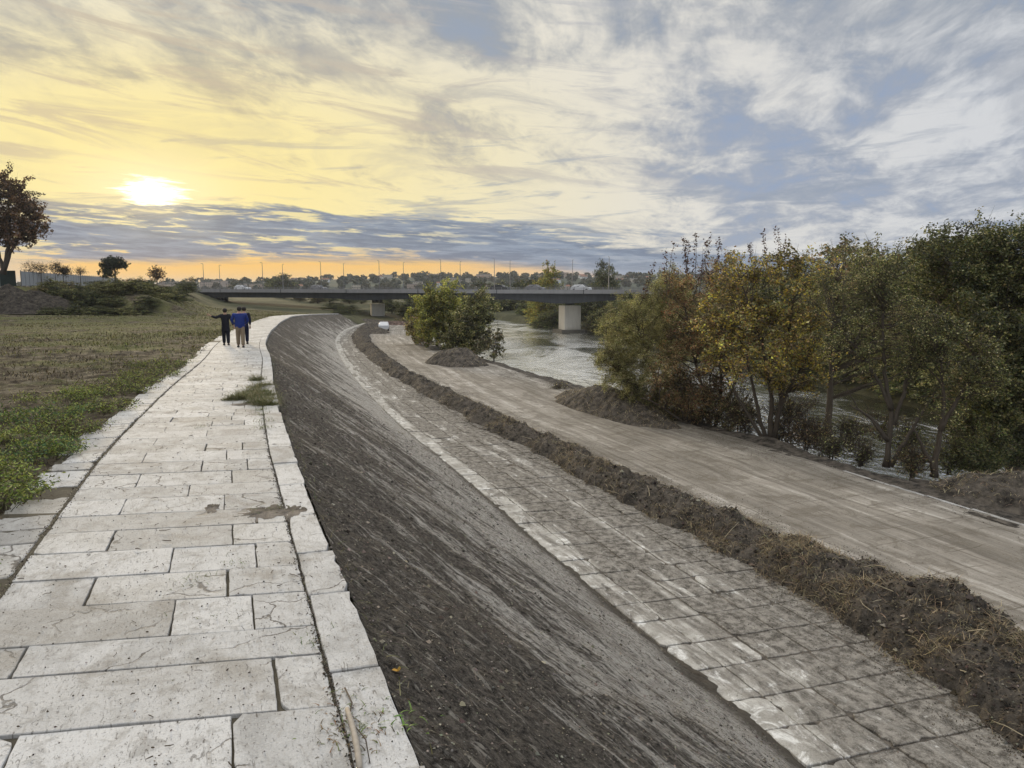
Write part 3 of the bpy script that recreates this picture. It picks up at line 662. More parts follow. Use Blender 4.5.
# prototypes for trees further away
def proto(name, seed, palette, wts, shape, ncl=70, nl=9000, ls=.26, r0=.2, sig=.6, bare=10, **k):
    return tree(name, 'x', 'tree', np.zeros(3), shape, ncl, nl, ls, palette, wts, seed, r0=r0, sig=sig, bare=bare, side=3, **k)
round_ = [((0, 0, 4.6), (2.6, 2.6, 2.8)), ((1.5, .4, 3.2), (1.9, 1.9, 2.0)), ((-1.5, -.5, 3.0), (1.9, 1.9, 2.0)), ((.3, .3, 1.7), (2.3, 2.3, 1.5))]
tall_ = [((0, 0, 6.3), (1.9, 1.9, 2.3)), ((.8, .2, 4.2), (2.2, 2.2, 2.4)), ((-.9, -.3, 3.4), (2.1, 2.1, 2.3)), ((0, 0, 1.8), (2.3, 2.3, 1.6))]
protos = {'dark': proto('dark_far_tree', 41, DARK, [4, 4, 3, 3], round_), 'olive': proto('olive_far_tree', 42, OLIVE + DARK, [3, 3, 3, 1, 3, 3, 2, 1], tall_),
          'brown': proto('brown_far_tree', 43, BROWN + DARK, [2, 2, 3, 2, 2, 2, 3, 2], tall_, nl=7000), 'yellow': proto('yellow_far_tree', 44, YG + [(.36, .19, .03)], [3, 3, 3, 2, 1], tall_)}
used = {k: False for k in protos}
def put(kind, base, sx, sz, label, cat='tree', group=None, rz=None):
    o = protos[kind] if not used[kind] else copy_tree(protos[kind]); used[kind] = True
    o.location = tuple(base); o.scale = (sx, sx, sz); o.rotation_euler = (0, 0, random.uniform(0, 6.28) if rz is None else rz)
    o['label'] = label; o['category'] = cat
    if group: o['group'] = group
    return o
ORD = ['first', 'second', 'third', 'fourth', 'fifth', 'sixth', 'seventh', 'eighth', 'ninth', 'tenth', 'eleventh', 'twelfth', 'thirteenth', 'fourteenth', 'fifteenth', 'sixteenth', 'seventeenth', 'eighteenth', 'nineteenth', 'twentieth', 'twenty first', 'twenty second', 'twenty third', 'twenty fourth', 'twenty fifth', 'twenty sixth', 'twenty seventh', 'twenty eighth', 'twenty ninth', 'thirtieth'] + ['thirty ' + q for q in ('first', 'second', 'third', 'fourth', 'fifth', 'sixth', 'seventh', 'eighth', 'ninth')]
def gz(x, y): return float(ground_z(np.array([x]), np.array([y]))[0])
# trees of the far bank, from the right edge towards the bridge
fr = np.random.default_rng(90); i = 0
for y, dx, kind, h in ((52, 5, 'dark', 14), (58, 12, 'brown', 15), (60, 4, 'olive', 12), (67, 9, 'dark', 13.5), (73, 3, 'brown', 12), (78, 10, 'olive', 14), (85, 4, 'dark', 11.5), (90, 11, 'brown', 13.5), (97, 5, 'olive', 12), (103, 12, 'dark', 13),
                      (108, 4, 'brown', 10.5), (115, 9, 'dark', 11), (120, 3, 'olive', 8.5), (127, 8, 'dark', 9), (131, 3, 'dark', 7.5), (138, 6, 'olive', 8), (143, 9, 'dark', 9), (64, 18, 'brown', 15), (84, 18, 'dark', 15), (40, 10, 'dark', 14)):
    x = float(XR(y)) + dx; k = h / 8.4
    kn = {'dark': 'dark green', 'brown': 'brownish', 'olive': 'olive green'}[kind]
    put(kind, (x, y, gz(x, y) - .2), k * fr.uniform(.95, 1.15), k, f'{kn} tree on the far bank across the river, {ORD[i]} from the right', group='trees on the far river bank'); i += 1
# low bushes at the far water line
i = 0
for y in (44, 48, 52, 56, 60, 64, 68, 72, 77, 82, 88, 94, 100, 106, 113, 120, 128, 136, 144):
    x = float(XR(y)) - 1.6; kind = ['olive', 'dark', 'brown'][i % 3]
    put(kind, (x, y, -6.9), 1.15, .62 + .2 * fr.random(), f'low bush hanging over the far water line, {ORD[i]} from the right', 'bush', 'bushes along the far water line'); i += 1

# ------------------------------------------------------------------ bridge
M_girder = mat_concrete('dark girder concrete', (.075, .08, .09), .5); M_para = mat_concrete('parapet concrete', (.27, .27, .28), .3)
M_pier = mat_concrete('pier concrete', (.70, .67, .60), .30); M_dark = plain('dark steel', (.03, .032, .035), .7); M_galv = plain('lamp steel', (.18, .18, .19), .5)
M_white = plain('white paint', (.55, .56, .58), .35, .05); M_glass = plain('dark glass', (.02, .025, .03), .12, .05, spec=.6)
A = np.array([-95.0, 203.0]); B_ = np.array([38.0, 145.0]); bd = (B_ - A) / np.linalg.norm(B_ - A); bn = np.array([bd[1], -bd[0]])  # bn points to the camera side
brz = math.atan2(bd[1], bd[0]); BL = float(np.linalg.norm(B_ - A)); ZD = 1.75
def bpt(u, v): return A + bd * u + bn * v
def bridge_u(px):
    d = ray(px, 287)[:2]; M2 = np.array([[d[0], -bd[0]], [d[1], -bd[1]]]); return float(np.linalg.solve(M2, A + bn * 0)[1])
br = empty('bridge', (A[0], A[1], 0)); tag(br, 'long flat concrete road bridge crossing the river in the background', 'bridge')
def bmb(parts, name, mat, parent=br):
    m = MB()
    for (u, v, z, du, dv, dz) in parts:
        p = bpt(u, v) - A; m.box((p[0], p[1], z), (du, dv, dz), brz)
    return m.build(name, mat, parent)
bmb([(BL / 2, 0, ZD - .45, BL + 30, 13, .35)], 'deck', M_para)
up1, up2 = bridge_u(377), bridge_u(570)
m = MB()
for v in (-5, -1.7, 1.7, 5):                       # haunched girders
    us = np.linspace(-12, BL + 12, 90); dep = 1.25 + .75 * np.exp(-((us - up1) / 6) ** 2) * .6 + .75 * np.exp(-((us - up2) / 7) ** 2)
    V = []; 
    for u, d in zip(us, dep):
        for dv, z in ((-.35, ZD - .63), (.35, ZD - .63), (.35, ZD - .63 - d), (-.35, ZD - .63 - d)):
            p = bpt(u, v + dv) - A; V.append((p[0], p[1], z))
    F = [[i * 4 + j, i * 4 + (j + 1) % 4, i * 4 + 4 + (j + 1) % 4, i * 4 + 4 + j] for i in range(89) for j in range(4)] + [[3, 2, 1, 0], [356, 357, 358, 359]]
    m.add(V, F)
m.build('girder', M_girder, br)
for u_ in np.arange(8, BL, 19.0): bmb([(u_, 6.56, ZD - .24, .12, .06, .84)], 'expansion_joint', M_dark)
for v in (-6.4, 6.4): bmb([(BL / 2, v, ZD - .22, BL + 30, .25, .8)], 'parapet', M_para)
for v in (-6.3, 6.3):
    m = MB()
    for u in np.arange(-10, BL + 10, 2.0):
        p = bpt(u, v) - A; m.box((p[0], p[1], ZD + .42), (.09, .09, .5), brz)
    for z in (.42, .66):
        p = bpt(BL / 2, v) - A; m.box((p[0], p[1], ZD + z), (BL + 24, .06, .06), brz)
    m.build('guard_rail', M_galv, br)
for u, zb, sc in ((up1, -5.6, .85), (up2, -8.5, 1.0), (up1 - (up2 - up1), -4, .8)):
    p = bpt(u, 0) - A; m = MB(); m.box((p[0], p[1], (-.9 + zb) / 2 - .25), (3.6 * sc, 3.6 * sc, -.9 - zb - .5), brz + .7)
    pier = m.build('pier', M_pier, br)
    m = MB()
    for v in (-1.2, 0, 1.2):
        q = bpt(u, v) - A; m.box((q[0], q[1], -.75), (1.0, .55, 1.0), brz)
    m.build('bearing', M_dark, pier)
    m = MB(); m.box((p[0], p[1], -6.85 if zb < -6 else zb + .5), (5.6 * sc, 5.6 * sc, .9), brz + .7); m.build('footing', mat_concrete('footing', (.16, .15, .13)), pier)
m = MB(); p = bpt(-14, 0) - A; m.box((p[0], p[1], -1.2), (9, 14, 4.6), brz); m.build('abutment', M_para, br)
# lamp posts
def lamp(px, vv, first=None):
    u = bridge_u(px); p = bpt(u, vv)
    if first: o = copy_tree(first)
    else:
        o = empty('street_lamp'); m = MB(); m.tube([(0, 0, 0), (0, 0, 3), (0, 0, 6.7)], [.10, .08, .05], 6); m.build('pole', M_galv, o)
        m = MB(); m.tube([(0, 0, 6.6), (.1, 0, 6.72), (.4, 0, 6.78)], [.05, .045, .04], 5); m.build('arm', M_galv, o)
        m = MB(); m.ell((.5, 0, 6.78), (.26, .10, .05), 8, 6); m.build('lamp_head', M_para, o)
    o.location = (p[0], p[1], ZD - .2); o.rotation_euler = (0, 0, brz + (math.pi / 2 if vv < 0 else -math.pi / 2)); return o
lps = [(203, -6), (222, 6), (267, -6), (280, 6), (329, -6), (337, 6), (390, -6), (394, 6), (448, -6), (454, 6), (499, -6), (506, 6), (563, -6), (617, 6)]
l0 = None
for k, (px, v) in enumerate(lps):
    o = lamp(px, v, l0); l0 = l0 or o; tag(o, f'tall thin street lamp on the bridge, {ORD[k]} from the left', 'street lamp', 'street lamps along the bridge')

# vehicles
def wheel_mb(x, y, r=.31, w=.2):
    m = MB(); m.tube([(x, y - w / 2, r), (x, y - w / 2 + .02, r), (x, y + w / 2 - .02, r), (x, y + w / 2, r)], [r * .9, r, r, r * .9], 16); return m
M_tyre = plain('tyre rubber', (.02, .02, .02), .9)
def car(name, label, cat, loc, rz, paint, van=False, group=None):
    root = empty(name, loc, rz); tag(root, label, cat, group)
    L, Wd = (4.9, 1.9) if van else (4.1, 1.72)
    if van: prof = [(-2.45, .35), (2.45, .35), (2.45, .95), (2.2, 1.15), (1.65, 2.1), (1.4, 2.25), (-2.4, 2.25), (-2.45, 2.1)]
    else: prof = [(-2.05, .32), (2.05, .32), (2.05, .72), (1.85, .86), (1.05, .98), (.45, 1.42), (.2, 1.47), (-1.2, 1.46), (-1.9, 1.02), (-2.05, .95)]
    n = len(prof); V = []; 
    for sgn in (-1, 1):
        for (x, z) in prof: V.append((x, sgn * (Wd / 2 - (.16 if z > 1.1 and not van else .03)), z))
    F = [[i, (i + 1) % n, n + (i + 1) % n, n + i] for i in range(n)] + [list(range(n))[::-1], list(range(n, 2 * n))]
    body = mk('body', V, F, paint, root, smooth=False); bv = body.modifiers.new('b', 'BEVEL'); bv.width = .05; bv.segments = 2
    m = MB()
    if van: m.add([(2.235, -.8, 1.2), (2.235, .8, 1.2), (1.70, .75, 2.06), (1.70, -.75, 2.06)], [[0, 1, 2, 3]])
    else: m.add([(1.06, -.66, 1.0), (1.06, .66, 1.0), (.47, .6, 1.42), (.47, -.6, 1.42)], [[0, 1, 2, 3]])
    o_ = m.build('windscreen', M_glass, body); o_.location = (.02, 0, .02)
    for sgn in (-1, 1):
        m = MB(); y = sgn * (Wd / 2 + .004 if van else Wd / 2 - .10)
        q = [(.8, y, 1.25), (1.5, y, 1.25), (1.35, y, 1.9), (.8, y, 1.9)] if van else [(-1.55, y, 1.0), (.85, y, 1.0), (.35, y * .93, 1.38), (-1.15, y * .93, 1.38)]
        m.add(q, [[0, 1, 2, 3]]); m.build('side_window', M_glass, body)
        m = MB(); m.ell((L / 2 - .06, sgn * .62, .68), (.1, .17, .09), 8, 6); m.build('headlight', plain('lamp glass', (.7, .7, .68), .15), root)
    for x in (-1.35, 1.35):
        for y in (-Wd / 2 + .08, Wd / 2 - .08):
            w = wheel_mb(x, y).build('wheel', M_tyre, root); m = MB(); m.tube([(x, y - .105, .31), (x, y + .105, .31)], [.17, .17], 10); m.build('rim', M_galv, w)
    return root
p = onz(384, 330.5, -5); car('parked_car', 'small white car standing at the far end of the dirt road', 'car', (p[0], p[1], -4.97), R(98), M_white)
for px, v, sc, lab in ((250, 2.6, False, 'white car driving on the left part of the bridge'), (312, -2.5, False, 'grey car on the bridge between the second and third lamp pairs'), (505, 2.5, False, 'dark car on the bridge above the river'), (531, -2.5, False, 'grey car on the bridge to the right above the river'), (585, 2.4, False, 'white car on the bridge above the right pier')):
    q = bpt(bridge_u(px), v); car('van' if sc else 'car', lab, 'van' if sc else 'car', (q[0], q[1], ZD - .27), brz, M_white if 'white' in lab else (M_galv if 'grey' in lab else M_dark), van=sc, group='vehicles on the bridge')
p = at(366, 307, 290); car('parked_car', 'small red car in the rough ground beyond the bridge', 'car', (p[0], p[1], gz(p[0], p[1])), R(20), plain('red paint', (.35, .04, .03), .4))

# vegetation near and behind the bridge
i = 0
for px, Y, kind, h, w in ((548, 190, 'yellow', 13.5, 9.5), (536, 196, 'yellow', 9.5, 8), (556, 182, 'olive', 10, 8), (590, 172, 'dark', 9, 9), (570, 185, 'dark', 9, 9), (606, 165, 'dark', 13.2, 6), (515, 250, 'dark', 12, 14), (500, 255, 'olive', 11, 13), (485, 252, 'dark', 12, 14), (525, 243, 'dark', 12, 15), (538, 238, 'dark', 13, 15), (505, 238, 'dark', 8, 15), (490, 240, 'dark', 8, 15), (518, 236, 'olive', 7, 12), (530, 205, 'dark', 7, 9), (541, 186, 'yellow', 7, 10), (552, 176, 'dark', 6, 9), (475, 238, 'dark', 9, 15), (578, 172, 'dark', 8, 9), (460, 250, 'dark', 11, 14), (437, 245, 'olive', 10, 13), (415, 240, 'dark', 9, 13)):
    q = at(px, 300, Y); k = h / 8.4; put(kind, (q[0], Y, min(gz(q[0], Y), -5.0) - 2.2), w / 6.0, k * 1.15, f'tree behind the bridge, {ORD[i]} in the row from pier to bend', group='trees behind the bridge'); i += 1
i = 0
for px, Y, kind, h, w in ((612, 142, 'olive', 6.5, 7), (628, 138, 'dark', 8.5, 9), (640, 128, 'dark', 8, 9), (600, 150, 'dark', 5, 6), (650, 118, 'olive', 9, 8), (592, 152, 'brown', 3.8, 6)):
    q = at(px, 300, Y); k = h / 8.4; put(kind, (q[0], Y, max(-6.6, gz(q[0], Y) - .3)), w / 6.6, k, f'bushy tree beside the right bridge pier, {ORD[i]} from the pier', group='trees right of the bridge pier'); i += 1
i = 0
for px, Y, kind, h, w in ((335, 172, 'dark', 2.2, 7), (349, 166, 'dark', 2.4, 6), (341, 158, 'dark', 1.4, 6), (392, 190, 'dark', 4.5, 7), (405, 170, 'olive', 3.6, 7), (386, 205, 'dark', 4.2, 6), (400, 150, 'brown', 1.8, 5), (318, 215, 'brown', 3, 9), (330, 230, 'dark', 3.2, 9), (300, 225, 'brown', 2.6, 8), (350, 225, 'dark', 3.4, 8), (362, 232, 'olive', 3.6, 8), (285, 245, 'dark', 3, 9)):
    q = at(px, 310, Y); k = h / 8.4; put(kind, (q[0], Y, gz(q[0], Y) - .1), w / 6.6, k, f'low scrub bush under the left part of the bridge, {ORD[i]} in order', 'bush', group='scrub bushes under the bridge'); i += 1

# ------------------------------------------------------------------ far left: fence, trees, shrubs
M_fenceD = plain('green windbreak mesh', (.02, .035, .032), .9); M_fenceW = plain('grey white panels', (.33, .345, .36), .7)
def fence(name, label, P0, P1, n, ztop, hgt, mat):
    root = empty(name, (P0[0], P0[1], 0)); tag(root, label, 'fence')
    d = np.array(P1) - np.array(P0); L = np.linalg.norm(d); a = math.atan2(d[1], d[0])
    m = MB(); m2 = MB()
    for i in range(n):
        c = d * (i + .5) / n; m.box((c[0], c[1], ztop - hgt / 2), (L / n - .08, .05, hgt), a); e = d * i / n; m2.box((e[0], e[1], ztop - hgt / 2 - .1), (.1, .1, hgt + .5), a)
    m.build('panel', mat, root); q = m2.build('post', M_galv, root); q['kind'] = 'stuff'; return root
fence('mesh_fence', 'dark green screened fence at the left edge on top of the bank', (-98, 106), (-70.2, 105.8), 12, 4.75, 2.2, M_fenceD)
fence('panel_fence', 'pale grey panel fence running away along the top of the bank', (-69.5, 105.8), (-98, 186), 40, 4.65, 2.0, M_fenceW)
b = at(4, 268, 104); b[2] = 2.6; tree('autumn_tree', 'big open crowned tree with thin brown leaves at the left edge', 'tree', b,
    [E(8, 205, 34, 30, 104, b), E(-8, 200, 34, 34, 104, b), E(28, 222, 20, 20, 104, b), E(-20, 225, 26, 22, 104, b), E(12, 235, 26, 12, 104, b)], 210, 24000, .30, [(.15, .085, .05), (.20, .115, .065), (.09, .06, .04)], [3, 2, 2], 51,
    trunks=[TR(b, 104, (3, 274), (8, 250), (10, 225), (8, 190)), TR(b, 104, (4, 270), (14, 245), (28, 222), (34, 212)), TR(b, 104, (3, 268), (-4, 245), (-16, 222), (-20, 205))], r0=.34, sig=.7, bare=60, leafw=.7)
b = at(115, 276, 150); b[2] = 2.2; tree('umbrella_pine', 'flat topped dark pine behind the pale fence', 'pine tree', b,
    [E(115, 263, 13, 6.5, 150, b), E(108, 266, 8, 4, 150, b), E(122, 266, 7, 4, 150, b)], 60, 7000, .3, [(.02, .03, .014), (.035, .045, .02)], [1, 1], 52, r0=.25, sig=.5, bare=3)
b = at(102, 277, 150); b[2] = 2.2; tree('small_dark_tree', 'small dark tree at the left foot of the flat topped pine', 'tree', b, [E(104, 273, 6, 4, 150, b), E(112, 274, 5, 3, 150, b)], 22, 2000, .3, DARK, [1, 1, 1, 1], 53, r0=.1, sig=.4, bare=3)
b = at(157, 283, 140); b[2] = 1.6; tree('small_bare_tree', 'small reddish half bare tree left of the bridge end', 'tree', b, [E(157, 274, 9, 7, 140, b)], 40, 1100, .3, [(.13, .06, .03), (.08, .05, .03)], [1, 1], 54, r0=.12, sig=.5, bare=20)
i = 0
for px, py, rx, ry, Y, nl in ((55, 268, 8, 5, 118, 500), (30, 268, 9, 6, 112, 250), (41, 269, 6, 5, 115, 150), (63, 271, 7, 3, 116, 1200), (80, 272, 6, 4, 125, 100)):
    b = at(px, 276, Y); b[2] = 2.5
    tree('bare_shrub', ['bare round shrub above the fence with a dark tuft', 'wide leafless shrub right of the big brown tree', 'thin leafless shrub behind the fence between two others', 'low dark leafy shrub behind the pale fence', 'slim leafless shrub left of the flat topped pine'][i], 'shrub', b, [E(px, py, rx, ry, Y, b)], 24, nl, .2, [(.05, .035, .025), (.08, .06, .04)], [1, 1], 60 + i, r0=.06, sig=.5, bare=40, twig_n=6); i += 1
i = 0; lr = np.random.default_rng(77)
for px, Y, kind, h, w in [(40, 99, 'brown', 1.6, 4), (52, 101, 'olive', 2.6, 4.5), (60, 98, 'dark', 3.4, 4.2), (72, 99, 'olive', 2.8, 5), (83, 97, 'dark', 4.4, 3.6), (93, 99, 'dark', 2.6, 5), (103, 101, 'olive', 3.0, 5), (112, 98, 'dark', 2.2, 5), (120, 101, 'olive', 3.3, 4.5), (128, 103, 'dark', 2.8, 4.6), (137, 102, 'olive', 3.0, 5), (145, 106, 'dark', 2.9, 5), (153, 105, 'olive', 2.4, 5), (162, 110, 'dark', 2.4, 5), (170, 114, 'olive', 2.4, 5), (178, 120, 'dark', 2.2, 5), (187, 150, 'dark', 2.6, 6), (48, 93, 'dark', 1.8, 4), (64, 92, 'dark', 2.0, 4.5), (78, 93, 'dark', 2.2, 4.5), (90, 93, 'olive', 1.6, 4), (101, 92, 'dark', 2.2, 4.5), (113, 93, 'dark', 1.8, 4.5), (125, 93, 'olive', 2.0, 4.5), (136, 95, 'dark', 2.0, 4.5), (148, 98, 'dark', 2.0, 4.5), (160, 102, 'olive', 1.8, 5), (170, 107, 'dark', 1.6, 5), (98, 108, 'dark', 2.4, 5), (132, 112, 'dark', 2.2, 6), (68, 106, 'brown', 2, 5), (150, 118, 'olive', 2.2, 6), (165, 135, 'dark', 2.0, 7), (110, 110, 'olive', 2.4, 6)]:
    q = at(px, 300, Y); put(kind, (q[0], Y, gz(q[0], Y) - .15), w / 6.6, h / 8.4, f'green shrub on the earth bank below the fence, {ORD[i]} in the row', 'shrub', 'shrubs on the earth bank'); i += 1

# ------------------------------------------------------------------ far hills, trees and houses on the skyline
hx = np.linspace(-1900, 1500, 260); hy = np.array([620, 760, 900, 1020, 1200, 1500])
HX, HY = np.meshgrid(hx, hy); prof = np.array([0, .35, .75, 1.0, .95, .5])[:, None]
px_ = HX / HY * FPX + 512; hh = np.interp(px_[3], [-300, 180, 260, 400, 520, 640, 1300], [1, 2, 9, 15, 17, 15, 22])
HZ = -3.5 + prof * (hh[None] + 3.5 + 2.2 * fbm(HX * .008, HY * .008, 81)) 
o = mk('hills', np.stack([HX, HY, HZ], -1).reshape(-1, 3), grid_faces(*HX.shape), plain('far hillside', (.045, .055, .035), .95, .4, .02)); tag(o, kind='structure')
def hz(x, y):
    i = np.clip(np.searchsorted(hy, y) - 1, 0, 4); f = (y - hy[i]) / (hy[i + 1] - hy[i]); a = np.interp(x, hx, HZ[i]); b_ = np.interp(x, hx, HZ[i + 1]); return a + (b_ - a) * f
hr = np.random.default_rng(88); Pl = []; Cl = []; Sz = []
for k in range(900):
    y = hr.uniform(640, 1080); px = hr.uniform(-60, 1000); x = (px - 512) / FPX * y; h = hr.uniform(3, 8) * (1.3 if hr.random() < .1 else 1)
    c = np.array([x, y, hz(x, y) + h * .5]); n_ = 70; d = hr.normal(size=(n_, 3)); d /= np.linalg.norm(d, axis=1)[:, None]
    Pl.append(c + d * np.array([h * .7, h * .7, h * .55]) * hr.uniform(.5, 1, (n_, 1))); cc = np.array([(.03, .04, .022), (.045, .05, .025), (.06, .055, .03)])[hr.integers(0, 3)]; Cl.append(np.repeat(cc[None], n_, 0)); Sz.append(np.full(n_, h * .45))
Pl = np.concatenate(Pl); V, F, C = leaves(Pl, np.concatenate(Sz), .8, np.concatenate(Cl), hr)
o = mk('far_woodland', V, F, M_leaf, colr=C, smooth=False); tag(o, 'blue grey wooded mass along the far skyline hills', 'woodland', kind='stuff')
def house(name, x, y, w, d, h, rz, wall, roof, flat):
    o = empty(name, (x, y, float(hz(x, y)) - .3), rz); m = MB(); m.box((0, 0, h / 2), (w, d, h)); wl = m.build('wall', wall, o)
    m = MB()
    if flat: m.box((0, 0, h + .2), (w + .5, d + .5, .4))
    else: m.add([(-w / 2 - .4, -d / 2 - .4, h), (w / 2 + .4, -d / 2 - .4, h), (w / 2 + .4, d / 2 + .4, h), (-w / 2 - .4, d / 2 + .4, h), (-w / 2 - .4, 0, h + d * .28), (w / 2 + .4, 0, h + d * .28)], [[0, 1, 5, 4], [2, 3, 4, 5], [1, 2, 5], [3, 0, 4], [3, 2, 1, 0]])
    m.build('roof', roof, o); m = MB()
    for fl in range(max(1, int(h / 3))):
        for wx in np.arange(-w / 2 + 1.5, w / 2 - 1, 2.8): m.box((wx, -d / 2 - .02, 1.6 + fl * 3), (1.1, .1, 1.3))
    m.build('window', M_glass, o); return o
Mw = [plain('house render %d' % i, c, .85, .08, .3) for i, c in enumerate([(.62, .58, .52), (.5, .45, .38), (.7, .7, .7), (.45, .36, .3)])]; Mr = [plain('roof tile', (.22, .11, .07), .85), plain('grey roof', (.25, .26, .28), .8)]
ph = []
for k, (w, d, h, fl) in enumerate([(14, 10, 6, False), (20, 11, 9, True), (12, 9, 6.5, False), (28, 12, 12, True)]): ph.append([w, d, h, fl, k, None])
hp = []
for k in range(66):
    y = hr.uniform(660, 1000); px = hr.uniform(205, 650) if k < 52 else hr.uniform(20, 210)
    hp.append((px, y))
for (px, y) in hp:
    x = (px - 512) / FPX * y; q = ph[hr.integers(0, 4)]
    if q[5] is None: o = house('far_house', x, y, q[0], q[1], q[2], 0, Mw[q[4]], Mr[1 if q[3] else 0], q[3]); q[5] = o
    else: o = copy_tree(q[5])
    o.location = (x, y, float(hz(x, y)) - .3); o.rotation_euler = (0, 0, hr.uniform(-.6, .6)); o.scale = (.62, .62, .55)
    tag(o, 'small pale building among trees on the hazy far skyline hill', 'building', 'buildings on the far hillside')
# larger trees on the skyline seen above the bridge
i = 0
for px, Y, h, w in ((281, 420, 10, 20), (235, 460, 5.5, 12), (605, 300, 13, 12), (289, 430, 6.5, 16), (270, 440, 7, 12), (180, 300, 5, 12), (190, 330, 7, 10)):
    q = at(px, 285, Y); put('dark', (q[0], Y, -3.2), w / 6.6, h * 1.25 / 8.4 + .35, ['wide dark tree sticking up above the left part of the bridge', 'low dark tree on the skyline near the second lamp', 'round dark tree above the bridge deck left of the near bank willow', 'lower tree touching the wide dark skyline tree on its right', 'lower tree touching the wide dark skyline tree on its left', 'dark tree at the left bridge end', 'second dark tree at the left bridge end'][i], 'tree'); i += 1

# ------------------------------------------------------------------ soil berm and heaps
def add_straw(name, P, N_, parent, r, lo=.15, hi=.55, wd=.012, cols=None, lift=.04):
    n = len(P); cols = pal(r, n, cols or [(.36, .29, .17), (.24, .18, .10), (.12, .09, .055), (.48, .41, .27)], [3, 3, 3, 1])
    bl = blades(P, r.uniform(lo, hi, n), np.full(n, wd) * r.uniform(.6, 1.6, n), r.uniform(.5, 1.5, n), cols, r, 4, 1.1)
    o = mk_blades(name, [bl], M_straw, parent); o['kind'] = 'stuff'; return o
def berm_h(s, v):
    """v in -1..1 across"""
    h0 = np.interp(footY(s), [8, 12, 17, 22, 30, 60, 100], [.78, .74, .66, .56, .50, .50, .65])
    e = 1 - np.abs(v) ** 1.7; lump = .95 + .75 * fbm(s * .50, v * 1.2, 101) + .45 * np.abs(fbm(s * 1.5, v * 2.5, 102)) - .05
    return np.clip(e, 0, 1) ** .75 * h0 * lump
SB = srange(5, 150, .045, .6); VB = np.linspace(-1.12, 1.12, 90)
SBg, VBg = np.meshgrid(SB, VB, indexing='ij'); wob = .38 * fbm(SBg * .6, SBg * 0 + 1, 103) + .18 * fbm(SBg * 2.2, SBg * 0 + 4, 104)
TBg = tb(SBg) + hw(SBg) * (1 + VBg * (1 + .10 * fbm(SBg * 1.3, VBg * 2, 105))) + wob; Xb, Yb = W(SBg, TBg)
Zb = -5.03 + berm_h(SBg, VBg) + (.16 * fbm(Xb * 2.6, Yb * 2.6, 106) + .10 * np.abs(fbm(Xb * 6, Yb * 6, 107)) + .05 * fbm(Xb * 22, Yb * 22, 108, 3)) * (1 - np.abs(VBg / 1.12) ** 6)
Zb = np.where(np.abs(VBg) > 1.1, -5.15, Zb)
o = mk('soil_berm', np.stack([Xb, Yb, Zb], -1).reshape(-1, 3), grid_faces(*Xb.shape)[:, ::-1], M_soil); tag(o, 'long ridge of dark scraped soil and dead grass between paved strip and dirt road', 'soil ridge')
berm = o; sr = np.random.default_rng(110)
def pick(X, Y, Z, n, wt):
    p = wt.ravel() / wt.sum(); k = sr.choice(X.size, n, p=p); return np.stack([X.ravel()[k], Y.ravel()[k], Z.ravel()[k]], -1) + sr.normal(0, .03, (n, 3))
area = np.gradient(SB)[:, None] * hw(SBg)
near = 1 / (1 + (SBg / 22) ** 2)
tuft = sm(fbm(SBg * .9, TBg * .9, 111), -.05, .35)
add_straw('dead_grass', pick(Xb, Yb, Zb, 34000, area * near * (tuft ** 2 + .06)), None, berm, sr, .10, .42, .010, [(.30, .235, .135), (.19, .14, .08), (.10, .075, .045), (.42, .35, .22)])
add_straw('root_fibres', pick(Xb, Yb, Zb, 22000, area * near), None, berm, sr, .06, .25, .012, [(.07, .055, .038), (.13, .10, .065), (.04, .032, .024), (.18, .14, .09)])
Pc = pick(Xb, Yb, Zb, 30000, area * near); crumbs('clods', Pc, sr.uniform(.008, .035, len(Pc)) * (1 + 1.5 * (sr.random(len(Pc)) < .06)), pal(sr, len(Pc), [(.03, .026, .022), (.075, .063, .05), (.15, .13, .105), (.28, .25, .20)], [4, 4, 2, .5]), sr, berm)
# a few long stalks
n_ = 90; Ps = pick(Xb, Yb, Zb + .1, n_, area * (near * (SBg < 45) + 1e-9)); m = MB()
for p in Ps:
    a = sr.uniform(0, 6.28); l = sr.uniform(.25, .7); d = np.array([math.cos(a), math.sin(a), sr.uniform(-.1, .5)]); m.tube([p, p + d * l * .5 + sr.normal(0, .03, 3), p + d * l], [.010, .008, .004], 4)
o = m.build('dry_stalks', plain('dry stalk', (.36, .31, .21), .8), berm); o['kind'] = 'stuff'

